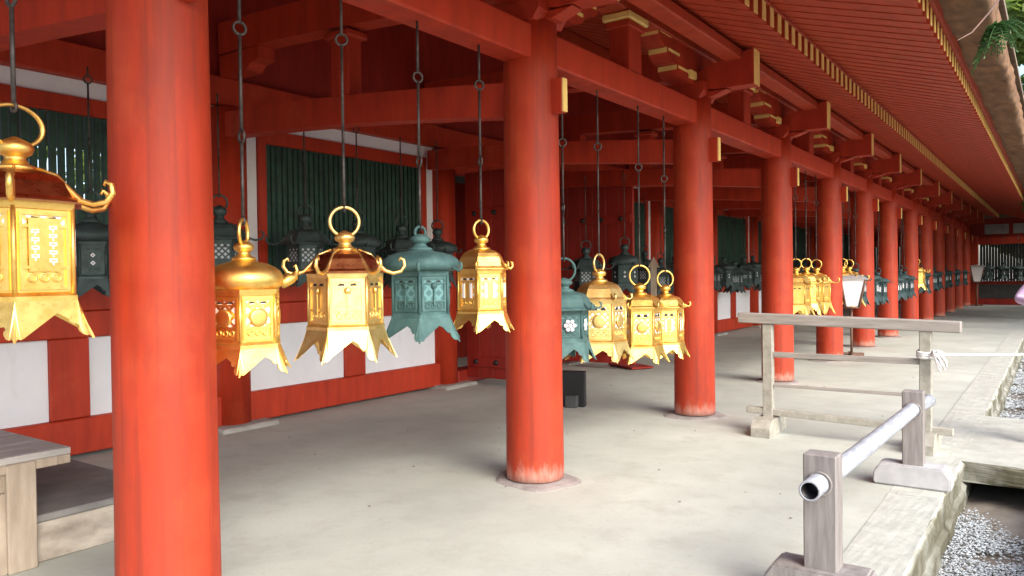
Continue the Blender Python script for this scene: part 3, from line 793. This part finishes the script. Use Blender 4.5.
L(6.97, .68, .22, name='hanging_lantern', label='gilt lantern nearest the third pillar, rightmost of the three', cat='lantern', R=.175, hleg=0.13, hbody=0.36, hroof=0.115, eave=.205, scroll='short', mat='gold', panelmat='fretgold', emblem='strips', ring=0.082, neck=0.1, group=G, flare=.12, ringturn=.2)
# farther gilt ones
far = lantern('hanging_lantern', 'x', 'lantern', R=.20, hleg=.17, hbody=.32, hroof=.14, eave=.22, mat='gold', roofmat='gold', panelmat='gold', ring=.075, neck=.10, flare=.13)
place(far, LX, 11.55, .83, facing(LX, 11.55, .1), HBZ)
far['label'] = 'far gilt lantern nearest the right edge of the fourth pillar'; far['group'] = G
for y, z, o, lab in ((12.12, .84, .3, 'far gilt lantern in the middle of the cluster between fourth and fifth pillars'), (12.72, .83, .0, 'far gilt lantern nearest the left edge of the fifth pillar'),
                     (14.55, .86, .2, 'gilt lantern mostly hidden behind the white paper stand lamp'), (15.05, .85, .1, 'gilt lantern whose curl shows at right above the paper stand lamp'),
                     (23.35, .95, .35, 'farthest gilt lantern, alone among green ones beside the ninth pillar')):
    c = copy_tree(far); c.location = (LX, y, z); c.rotation_euler = (0, 0, facing(LX, y, o)); c['label'] = lab
GG = 'far verdigris lanterns hung in the pillar row'
fg = lantern('hanging_lantern', 'x', 'lantern', R=.19, hleg=.16, hbody=.31, hroof=.13, dome=True, eave=.24, mat='oldgreen', scroll='short', panelmat='fretbronze', emblem='strips', ring=.06, neck=.10, flare=.14)
place(fg, LX, 15.6, .84, facing(LX, 15.6, .3), HBZ); fg['label'] = 'verdigris lantern behind the white paper stand lamp, foot showing at its right'; fg['group'] = GG
y = 16.75; first_far = True
while y < 35.8:
    if min(abs(y - c) for c in CY) > .36 and abs(y - 23.35) > .3:
        c = copy_tree(fg); c.scale = (1 + .10 * math.sin(11 * y),) * 2 + (1 + .06 * math.sin(17 * y),); c.location = (LX, y, .84 + .05 * math.sin(7 * y)); c.rotation_euler = (.03 * math.sin(13 * y), .03 * math.sin(9 * y), facing(LX, y, .3 * math.sin(5 * y)))
        c['label'] = 'small verdigris lantern among the far row between distant pillars'
    y += .93
# dark bronze lanterns along the lattice wall
WLX = -6.36
GW = 'dark bronze lanterns hung along the lattice wall'
dk = lantern('bronze_lantern', 'x', 'lantern', R=.185, hleg=.15, hbody=.30, hroof=.16, dome=True, eave=.25, scroll='short', mat='bronze', panelmat='bronze', emblem='diamond', ring=.07, neck=.15, flare=.12)
place(dk, WLX, 3.10, 1.36, facing(WLX, 3.1, .05), 3.22); dk['group'] = GW; dk['label'] = 'dark bronze lantern with two white diamond cutouts beside the largest gilt lantern'
dk2 = lantern('bronze_lantern', 'x', 'lantern', R=.18, hleg=.15, hbody=.30, hroof=.15, dome=False, eave=.26, scroll='curl', mat='bronze', panelmat='fretbronze', emblem=None, ring=.07, neck=.16, flare=.12)
place(dk2, WLX, 4.27, 1.42, facing(WLX, 4.27, .1), 3.22); dk2['group'] = GW; dk2['label'] = 'dark bronze lantern showing behind the domed gilt lantern'
LAB = {5.27: 'dark bronze lantern before the lattice, between domed and copper roofed gilt lanterns', 6.0: 'dark bronze lantern hidden behind the copper roofed gilt lantern',
       6.70: 'dark bronze lantern with a knob showing left above the verdigris lantern', 7.35: 'dark bronze lantern with ring showing above the verdigris lantern roof'}
for i, (y, lab) in enumerate(LAB.items()):
    c = copy_tree(dk if i % 2 else dk2); c.location = (WLX, y, 1.40 - .02 * i); c.rotation_euler = (0, 0, facing(WLX, y, .2 * math.sin(4 * y))); c['label'] = lab
for (x, y, z, lab) in ((-5.6, 9.75, 1.13, 'grey bronze lantern before the red door leaf, nearer the second pillar'), (-5.6, 11.15, 1.18, 'grey bronze lantern before the red door leaf, at its right edge')):
    c = copy_tree(dk2 if y < 10 else dk); c.location = (x, y if y < 10 else 10.35, z); c.rotation_euler = (0, 0, facing(x, y)); c['label'] = lab
    if y > 10: c.location.x = -5.28
y = 13.3
while y < 33.6:
    c = copy_tree(dk2 if int(y * 10) % 3 else dk); c.scale = (1 + .12 * math.sin(7 * y),) * 2 + (1 + .06 * math.sin(19 * y),); c.location = (WLX, y, 1.06 + .07 * math.sin(3 * y)); c.rotation_euler = (0, 0, facing(WLX, y, .3 * math.sin(6 * y)))
    c['label'] = 'dark bronze lantern in the far row along the lattice wall'
    y += .70

GE = 'dark lanterns before the end hall'
for i in range(8):
    c = copy_tree(dk); c.location = (-2.35 + i * .52, 37.15, 1.02 + .05 * math.sin(3 * i)); c.rotation_euler = (0, 0, .3 * i); c['group'] = GE
    c['label'] = 'tiny black lantern in the row before the end hall window'
# ------------------------------------------------------------------ standing things
# paper lamp on a pole
t = thing('stand_lamp', 'white paper lantern on a brown pole between the fifth and sixth pillars', 'lamp', (-2.97, 14.49, 0), .35)
def paper_lamp(t, z0, z1, w0, w1):
    b = MB()
    v0 = [b.bm.verts.new((sx * w0, sy * w0, z0)) for sx, sy in ((-1, -1), (1, -1), (1, 1), (-1, 1))]
    v1 = [b.bm.verts.new((sx * w1, sy * w1, z1)) for sx, sy in ((-1, -1), (1, -1), (1, 1), (-1, 1))]
    for q in range(4): b.bm.faces.new((v0[q], v0[(q + 1) % 4], v1[(q + 1) % 4], v1[q]))
    b.bm.faces.new(v0); b.bm.faces.new(v1)
    b.build('paper_shade', M['paper'], t)
    b = MB()
    cr = ((-1, -1), (1, -1), (1, 1), (-1, 1))
    for q in range(4):
        s, e = cr[q], cr[(q + 1) % 4]
        b.tube([(s[0] * w0, s[1] * w0, z0), (s[0] * w1, s[1] * w1, z1)], .021, 6)
        b.tube([(s[0] * w0, s[1] * w0, z0), (e[0] * w0, e[1] * w0, z0)], .021, 6)
    b.build('frame', M['lampwood'], t)
    b = MB(); b.lathe([(0, z1 + .06), (w1 * 1.1, z1 + .045), (w1 * 1.62, z1 - .005), (w1 * 1.62, z1 - .025), (0, z1 - .02)], 4, smooth=False, rot0=PI / 4, cap=False); b.build('cap', M['lampmetal'], t)
paper_lamp(t, .86, 1.37, .105, .205)
b = MB(); b.lathe([(.022, .06), (.022, .86)], 12); b.build('pole', M['lampwood'], t)
b = MB(); b.box(-.20, .20, -.035, .035, 0, .06, bev=.008); b.box(-.035, .035, -.20, .20, .005, .062, bev=.008); b.build('foot', M['lampwood'], t)
t = thing('stand_lamp', 'distant small white paper lantern on a pole before the end hall', 'lamp', (-2.72, 36.6, 0), .2)
paper_lamp(t, .98, 1.62, .13, .25)
b = MB(); b.lathe([(.03, .06), (.03, .98)], 12); b.build('pole', M['lampwood'], t)
b = MB(); b.box(-.22, .22, -.04, .04, 0, .06, bev=.008); b.box(-.04, .04, -.22, .22, .005, .062, bev=.008); b.build('foot', M['lampwood'], t)

# wooden barrier across the walkway
t = thing('wooden_barrier', 'grey weathered wooden barrier frame with long top rail across the walkway', 'barrier', (-1.55, 7.2, .004))
b = MB(); b.box(-.92, .91, -.05, .05, 1.0, 1.095, bev=.008, rot=Matrix.Rotation(math.radians(1.3), 3, 'Y')); b.build('top_rail', M['woodgrain'], t)
for x in (-.65, .65):
    b = MB(); b.box(x - .045, x + .045, -.036, .036, .11, 1.01, bev=.006); b.build('post', M['wood'], t)
    b = MB()
    b.prism([(-.26, 0), (.26, 0), (.26, .08), (.20, .15), (-.20, .15), (-.26, .08)], (x - .085, 0, 0), (0, 1, 0), (0, 0, 1), (1, 0, 0), .17); b.build('foot', M['wood'], t)
b = MB(); b.box(-.605, .605, -.018, .018, .705, .755, bev=.004); b.build('middle_rail', M['woodgrain'], t)
b = MB(); b.box(-.605, .605, -.014, .014, .43, .458, bev=.003); b.build('thin_rail', M['woodgrain'], t)
b = MB(); b.box(-.85, .85, -.03, .03, .153, .213, bev=.005, rot=Matrix.Rotation(math.radians(1.4), 3, 'Y')); b.build('bottom_rail', M['wood'], t)
# rope
rn = random.Random(8)
b = MB(); pts = []
P0, P1 = Vector((-.895, 7.155, .80)), Vector((1.6, 8.7, .93))
for q in range(40):
    s = q / 39; p = P0.lerp(P1, s); p.z -= .05 * 4 * s * (1 - s); pts.append(p)
b.tube(pts, .011, 6)
for kz in (0, .018, -.02):
    b.tube([(-.90 + .062 * math.cos(a), 7.2 + .058 * math.sin(a), .80 + kz + .008 * math.sin(a)) for a in [2 * PI * q / 20 for q in range(20)]], .012, 6, closed=True)
for q in range(5):
    a = rn.uniform(-.6, .6); b.tube([(-.86, 7.14, .80), (-.82 + .03 * a, 7.11, .81 + .03 * math.sin(q * 2)), (-.77 + .05 * a, 7.10, .775 - .02 * q), (-.76 + .04 * a, 7.10, .72 - .012 * q)], .010, 6)
b.ring((-.80, 7.12, .80), .035, .012, 'y', 14, 6)
tag(b.build('rope', M['rope']), 'white rope knotted to the barrier post and stretched to the right', 'rope')

# pipe barrier
t = thing('pipe_barrier', 'low barrier of a pale grey pipe through two mauve grey posts', 'barrier', (-.85, 4.8, .008), 0)
def low_post(name, x, y, top, w, rz):
    p = MB(); p.box(-w, w, -.055, .055, .14, top, bev=.006)
    p.ring((0, -.056, .535 if y < 0 else .525), .052, .006, 'y', 20, 6)
    o = p.build('post', M['postwood'], t, (x, y, 0), rz)
    return o
low_post('post', -.026, -1.14, .665, .073, -.03); low_post('post', .03, 1.15, .655, .067, .03)
for x, y, mt in ((-.026, -1.14, 'postwood'), (.03, 1.15, 'palefoot')):
    p = MB(); p.prism([(-.245, 0), (.235, 0), (.235, .085), (.195, .145), (-.205, .145), (-.245, .085)], (0, -.10, 0), (1, 0, 0), (0, 0, 1), (0, 1, 0), .20)
    bmesh.ops.bevel(p.bm, geom=p.bm.edges[:], offset=.01, segments=2, affect='EDGES')
    p.build('foot', M[mt], t, (x, y, 0))
p = MB(); n = 24; A = []
ax = [(-.037, -1.31, .533), (-.026, -1.14, .535), (.0, 0., .528), (.03, 1.15, .527), (.065, 1.56, .535), (.115, 1.62, .555)]
ax = [(-.034, -1.25, .535), (-.01, -.5, .53), (.01, .4, .526), (.03, 1.15, .530), (.085, 1.48, .545)]
p.tube(ax, .046, 22)
nv0 = set(p.bm.verts)
p.lathe([(.046, 0), (.046, .095), (.0365, .095), (.036, .0), (0, 0)], 22, 0, cap=False)
for v in set(p.bm.verts) - nv0: v.co = Vector((-.034 + v.co.x, -1.245 - v.co.z, .535 + v.co.y))
for fc in p.bm.faces:
    c = fc.calc_center_median()
    if c.y < -1.24 and math.hypot(c.x + .034, c.z - .535) < .0365: fc.material_index = 1  # bore coloured black to imitate the shade inside the pipe
p.build('pipe', [M['pipe'], M['dark']], t)

# bench at the left, low step beside it
t = thing('bench', 'tan wooden bench with weathered grey top at the left edge', 'bench', (-5.0, 1.2, 0))
b = MB()
for q in range(4): b.box(-.72 + q * .338, -.72 + q * .338 + .334, -.9, .80, .563, .60, bev=.005)
b.build('bench_top', M['benchtop'], t)
b = MB(); b.box(-.715, .628, .735, .797, .515, .5625, bev=.004); b.box(.566, .628, -.895, .734, .515, .5625, bev=.004); b.build('top_edge', M['tanwood'], t)
b = MB(); b.box(.56, .61, -.85, .59, .42, .563, bev=.004); b.box(-.66, .56, .555, .60, .42, .562, bev=.004); b.build('apron', M['tanwood'], t)
for x, y in ((.55, .56), (.55, -.8), (-.6, .56), (-.6, -.8)):
    b = MB(); b.box(x - .06, x + .09, y - .08, y + .06, 0, .562, bev=.006); b.build('leg', M['tanwood'], t)
for q in range(6):
    y = -.74 + q * .205; b = MB(); b.box(.585, .615, y, y + .2, .0, .418, bev=.004); b.build('side_board', M['tanwood'], t)
t = thing('wooden_step', 'low grey topped wooden step on the floor beside the bench', 'step', (-5.03, 2.21, 0))
b = MB(); b.box(-.63, .62, -.384, .37, .215, .255, bev=.008); b.build('step_top', M['steptop'], t)
b = MB(); b.box(-.60, .612, -.383, .35, .002, .213, bev=.006); b.build('step_front', M['stepside'], t)

# small black box behind the second pillar
t = thing('black_box', 'small black upright panel on the floor right of the second pillar with grey block', 'box', (-4.50, 7.5, 0), .28)
b = MB(); b.box(-.15, .15, -.04, .04, 0, .405, bev=.008); b.build('panel', M['dark'], t)
b = MB(); b.box(-.06, .08, -.13, -.042, 0, .14, bev=.008); b.build('block', M['darkgrey'], t)
# dark grating on the floor
t = thing('floor_board', 'dark flat board lying on the floor under the three gilt lanterns', 'board', (-5.58, 11.1, .005), -.55)
b = MB(); b.box(-.36, .36, -.20, .20, .012, .04, bev=.006); b.build('plank', M['reddoor'], t)
for x in (-.28, .28):
    b = MB(); b.box(x - .03, x + .03, -.18, .18, 0, .0115); b.build('batten', M['dark'], t)
# pointed stake
b = MB(); b.prism([(-.055, 0), (.055, 0), (.055, 1.60), (.105, 1.60), (0, 1.80), (-.105, 1.60), (-.055, 1.60)], (0, -.02, 0), (1, 0, 0), (0, 0, 1), (0, 1, 0), .04)
tag(b.build('wooden_stake', M['tanwood'], None, (-6.0, 12.9, .004), .55), 'pale wooden stake with an arrow shaped top beyond the red door', 'stake')

# ------------------------------------------------------------------ plants
def leaf_mesh(name, clumps, n, size, mat, seed, parent=None, flat=.8):
    r = random.Random(seed); b = MB(); bm = b.bm
    for _ in range(n):
        c, rad = clumps[r.randrange(len(clumps))]
        while True:
            d = Vector((r.uniform(-1, 1), r.uniform(-1, 1), r.uniform(-1, 1)))
            if d.length < 1: break
        d = d.normalized() * (d.length ** .45)
        p = Vector(c) + Vector((d.x * rad, d.y * rad, d.z * rad * flat))
        s = size * r.uniform(.6, 1.3)
        nrm = (d + Vector((r.uniform(-1, 1), r.uniform(-1, 1), r.uniform(-.2, 1.3)))).normalized()
        u = nrm.orthogonal().normalized(); a = r.uniform(0, 2 * PI)
        v = nrm.cross(u); u, v = u * math.cos(a) + v * math.sin(a), v * math.cos(a) - u * math.sin(a)
        bm.faces.new([bm.verts.new(p + u * s), bm.verts.new(p + v * s * .45 + nrm * s * .12), bm.verts.new(p - u * s), bm.verts.new(p - v * s * .45 + nrm * s * .12)])
    me_o = b.build(name, mat, parent)
    return me_o
def tree(label, loc, h, cr, mat, seed, n=7000, leaf=.16, group=None, name='broadleaf_tree', low=.35):
    r = random.Random(seed)
    t = thing(name, label, 'tree', loc, 0, group)
    b = MB(); b.tube([(0, 0, -.1), (.05, .03, h * .2), (.0, .1, h * .45), (.1, .05, h * .85)], [h * .028, h * .022, h * .017, h * .006], 10)
    clumps = []
    for q in range(15):
        a = r.uniform(0, 2 * PI); zz = h * r.uniform(low, .95); k = cr * r.uniform(.25, .95) * (1.1 - .55 * abs(zz / h - .6))
        c = (k * math.cos(a), k * math.sin(a), zz); clumps.append((c, cr * r.uniform(.22, .42)))
        b.tube([(0, .05, zz * .72), (c[0] * .5, c[1] * .5, zz * .86), c], [h * .009, h * .006, h * .002], 6)
    b.build('trunk', M['trunk'], t)
    leaf_mesh('crown', clumps, n, leaf, mat, seed, t)
    return t
GT = 'trees beyond the roof edge'
for i, (x, y, h, cr, lab) in enumerate(((2.2, 27, 14, 3.6, 'bright green leafy tree nearest the roof edge at upper right'), (1.8, 48, 18, 5.2, 'bright tree farther back beyond the roof, upper right'),
                               (3.6, 38, 18, 4.6, 'tall light green tree behind the nearest one at upper right'), (6.0, 22, 13, 3.8, 'leafy tree outside to the right of the walkway'), (4.4, 60, 24, 7.0, 'tallest and farthest pale green tree at upper right'), (3.2, 31, 11, 2.9, 'low bushy green tree close beside the far roof edge'))):
    tree(lab, (x, y, 0), h, cr, M['leaf'], 20 + i, 15000, .26, GT, low=.12)
GB = 'trees behind the lattice wall'
for i, y in enumerate((2.6, 5.6, 8.6, 12., 16., 21., 26., 31.)):
    tree('dark green tree glimpsed through the slats of the lattice wall', (-15.6 - (i % 2), y, 0), 6.5, 2.5, M['leaf'], 60 + i, 2600, .2, GB, low=.12)
# fern tuft growing from the eave
b = MB(); rf = random.Random(9)
for q in range(30):          # fronds: a rib with paired leaflets
    a = rf.uniform(0, 2 * PI); e = rf.uniform(-.9, .6); d = Vector((math.cos(a) * math.cos(e), math.sin(a) * math.cos(e), math.sin(e)))
    Lf = rf.uniform(.10, .27); side = d.cross(Vector((0, 0, 1))).normalized()
    b.tube([d * Lf * t_ + Vector((0, 0, -.14 * t_ ** 2)) for t_ in (0, .25, .5, .75, 1)], .0035, 5)
    for s_ in range(9):
        t_ = (s_ + 1) / 9; p = d * Lf * t_ + Vector((0, 0, -.14 * t_ ** 2)); ln = .055 * math.sin(PI * (.12 + .85 * t_)) * rf.uniform(.8, 1.3)
        for sg in (-1, 1):
            tip = p + side * sg * ln + d * ln * .35 + Vector((0, 0, rf.uniform(-.02, .01)))
            b.bm.faces.new([b.bm.verts.new(p - d * .011), b.bm.verts.new((p + tip) / 2 + d * .014), b.bm.verts.new(tip), b.bm.verts.new((p + tip) / 2 - d * .014)])
tag(b.build('fern', M['fern'], None, (-.37, 6.95, 3.36)), 'small dark green fern tuft hanging from the bark roof edge', 'fern')
b = MB(); b.tube([(-.40, 5.0, 3.47), (-.41, 5.0, 3.30), (-.42, 5.1, 3.10), (-.50, 5.12, 2.98)], [.005, .005, .004, .002], 6) if False else b.tube([(-.34, 6.9, 3.56), (-.40, 6.4, 3.30), (-.47, 6.0, 3.08), (-.53, 5.75, 2.98)], [.008, .007, .006, .003], 6)
tag(b.build('twig', M['lampwood']), 'thin bare twig dangling from the roof edge beside the fern', 'twig')

b = MB(); rl = random.Random(31)
for _ in range(70):
    x, y = rl.uniform(-6.2, -.75), rl.uniform(2.2, 12)
    a = rl.uniform(0, PI); q = rl.uniform(.005, .017); c, s_ = math.cos(a) * q, math.sin(a) * q; z = .008
    b.bm.faces.new([b.bm.verts.new((x + c, y + s_, z)), b.bm.verts.new((x - s_ * .4, y + c * .4, z + .006)), b.bm.verts.new((x - c, y - s_, z)), b.bm.verts.new((x + s_ * .4, y - c * .4, z + .004))])
b.build('leaf_litter', M['trunk'], kind='stuff')
# ------------------------------------------------------------------ person at the right edge
def person():
    t = thing('person', 'person in a lilac top mostly outside the right edge, on the stone slab', 'person', (-.02, 8.0, .03))
    J = {'pelvis': ((.0, 0, .86), .125), 'waist': ((0, 0, 1.02), .115), 'chest': ((0, -.01, 1.24), .135), 'neck': ((0, -.01, 1.42), .055), 'jaw': ((0, -.02, 1.50), .062), 'head': ((0, -.015, 1.58), .088), 'crown': ((0, 0, 1.655), .06),
         'shl': ((-.16, 0, 1.345), .062), 'ell': ((-.265, -.02, 1.20), .046), 'wrl': ((-.13, -.22, 1.18), .034), 'hal': ((-.06, -.28, 1.20), .036),
         'shr': ((.16, 0, 1.345), .062), 'elr': ((.24, .02, 1.09), .046), 'wrr': ((.20, -.12, .90), .034), 'har': ((.19, -.16, .83), .036),
         'hil': ((-.09, 0, .84), .098), 'knl': ((-.13, -.04, .46), .062), 'anl': ((-.16, 0, .09), .042), 'tol': ((-.19, -.12, .035), .034),
         'hir': ((.09, 0, .84), .098), 'knr': ((.10, .01, .46), .062), 'anr': ((.11, .06, .09), .042), 'tor': ((.12, -.07, .035), .034)}
    E = [('pelvis', 'waist'), ('waist', 'chest'), ('chest', 'neck'), ('neck', 'jaw'), ('jaw', 'head'), ('head', 'crown'), ('chest', 'shl'), ('shl', 'ell'), ('ell', 'wrl'), ('wrl', 'hal'),
         ('chest', 'shr'), ('shr', 'elr'), ('elr', 'wrr'), ('wrr', 'har'), ('pelvis', 'hil'), ('hil', 'knl'), ('knl', 'anl'), ('anl', 'tol'), ('pelvis', 'hir'), ('hir', 'knr'), ('knr', 'anr'), ('anr', 'tor')]
    # fingers
    for s, (hx, hy, hz), d in (('l', (-.06, -.28, 1.20), (.55, -.75, .1)), ('r', (.19, -.16, .83), (0, -.35, -.9))):
        d = Vector(d).normalized(); u = d.cross(Vector((0, 0, 1)) if s == 'l' else Vector((1, 0, 0))).normalized()
        for q, ln in enumerate((.06, .072, .076, .068)):
            o = Vector((hx, hy, hz)) + u * (q - 1.5) * .02
            J[f'f{s}{q}a'] = (tuple(o + d * .03), .0105); J[f'f{s}{q}b'] = (tuple(o + d * (.03 + ln * .55)), .009); J[f'f{s}{q}c'] = (tuple(o + d * (.03 + ln) - u.cross(d) * .012), .008)
            E += [('ha' + s, f'f{s}{q}a'), (f'f{s}{q}a', f'f{s}{q}b'), (f'f{s}{q}b', f'f{s}{q}c')]
        o = Vector((hx, hy, hz)) - u * .035; J[f't{s}a'] = (tuple(o), .011); J[f't{s}b'] = (tuple(o - u * .02 + d * .035), .009)
        E += [('ha' + s, f't{s}a'), (f't{s}a', f't{s}b')]
    names = list(J); me = bpy.data.meshes.new('body')
    me.from_pydata([J[k][0] for k in names], [(names.index(a), names.index(b_)) for a, b_ in E], [])
    o = bpy.data.objects.new('body', me); COL.objects.link(o)
    md = o.modifiers.new('skin', 'SKIN'); md.use_smooth_shade = True
    sv = me.skin_vertices[0].data
    for i, k_ in enumerate(names): sv[i].radius = (J[k_][1], J[k_][1] * (.72 if k_ in ('chest', 'waist') else 1)); sv[i].use_root = (k_ == 'pelvis')
    o.modifiers.new('sub', 'SUBSURF').levels = 2
    dg = bpy.context.evaluated_depsgraph_get(); m2 = bpy.data.meshes.new_from_object(o.evaluated_get(dg))
    COL.objects.unlink(o); bpy.data.objects.remove(o)
    for m in ('skin', 'lilac', 'browncloth', 'shoe'): m2.materials.append(M[m])
    for p in m2.polygons:
        c = p.center; p.use_smooth = True
        if c.z < .10: p.material_index = 3
        elif c.z < .88 and abs(c.x) < .175 + .0 and c.y > -.12: p.material_index = 2
        elif .86 <= c.z < 1.41 and c.y > -.17 and not (c.x > .17 and c.z < .95): p.material_index = 1
        else: p.material_index = 0
    bo = bpy.data.objects.new('body', m2); COL.objects.link(bo); bo.parent = t
    b = MB(); b.lathe([(0, .125), (.05, .115), (.088, .07), (.103, .0), (.098, -.06), (.07, -.10), (0, -.09)], 20); h = b.build('hair', M['hair'], t, (0, .022, 1.60))
    for s in (-1, 1):
        b = MB(); b.lathe([(0, -.008), (.008, 0), (0, .008)], 8); b.build('eye', M['hair'], t, (s * .032, -.098, 1.575))
    b = MB(); b.prism([(-.012, 0), (.012, 0), (0, .045)], (0, -.10, 1.53), (1, 0, 0), (0, 0, 1), (0, -1, 0), .018); b.build('nose', M['skin'], t)
    b = MB(); b.box(-.022, .022, -.097, -.085, 1.502, 1.51, bev=.003); b.build('mouth', M['browncloth'], t)
    b = MB(); b.lathe([(.19, 0), (.165, .32), (.125, .46)], 24); 
    for v in b.bm.verts: v.co.y *= .72
    b.build('skirt', M['browncloth'], t, (0, 0, .44))
    # bag hanging at the left hip, strap over the shoulder
    return t
person()

# ------------------------------------------------------------------ camera, light
cam = bpy.data.cameras.new('camera'); co = bpy.data.objects.new('camera', cam); COL.objects.link(co)
F = Vector((-.5790, .8150, -.01667)); yaw = .61772; pit = -.01667; roll = -.01287
cy, sy = math.cos(yaw), math.sin(yaw)
F = Vector((-sy * math.cos(pit), cy * math.cos(pit), math.sin(pit))); R0 = Vector((cy, sy, 0)); U0 = R0.cross(F)
R1 = R0 * math.cos(roll) + U0 * math.sin(roll); U1 = U0 * math.cos(roll) - R0 * math.sin(roll)
co.matrix_world = Matrix(((R1.x, U1.x, -F.x, 0), (R1.y, U1.y, -F.y, 0), (R1.z, U1.z, -F.z, 1.5), (0, 0, 0, 1)))
cam.sensor_width = 36; cam.lens = 769 / 1024 * 36; cam.clip_end = 2000; cam.clip_start = .05
S.camera = co
w = bpy.data.worlds.new('World'); S.world = w; w.use_nodes = True
nt = w.node_tree; bg = nt.nodes['Background']
sky = nt.nodes.new('ShaderNodeTexSky'); sky.sky_type = 'NISHITA'; sky.sun_disc = False
SUN_EL, SUN_AZ = math.radians(37), math.radians(112)     # azimuth measured from +Y towards +X
sky.sun_elevation = SUN_EL; sky.sun_rotation = SUN_AZ; sky.air_density = 1.0; sky.dust_density = 3.0; sky.ozone_density = 1.0
nt.links.new(sky.outputs['Color'], bg.inputs['Color']); bg.inputs['Strength'].default_value = .15
sl = bpy.data.lights.new('sun', 'SUN'); so = bpy.data.objects.new('sun', sl); COL.objects.link(so)
sl.energy = 1.3; sl.angle = math.radians(45); sl.color = (1, .985, .955)
d = Vector((math.sin(SUN_AZ) * math.cos(SUN_EL), math.cos(SUN_AZ) * math.cos(SUN_EL), math.sin(SUN_EL)))
so.rotation_euler = d.to_track_quat('Z', 'Y').to_euler(); so.location = (8, -6, 12)
S.render.engine = 'CYCLES'
S.view_settings.view_transform = 'Standard'; S.view_settings.look = 'None'; S.view_settings.gamma = 1
S.view_settings.exposure = 1.55
S.cycles.max_bounces = 10; S.cycles.diffuse_bounces = 6
S.render.resolution_x = 1024; S.render.resolution_y = 576
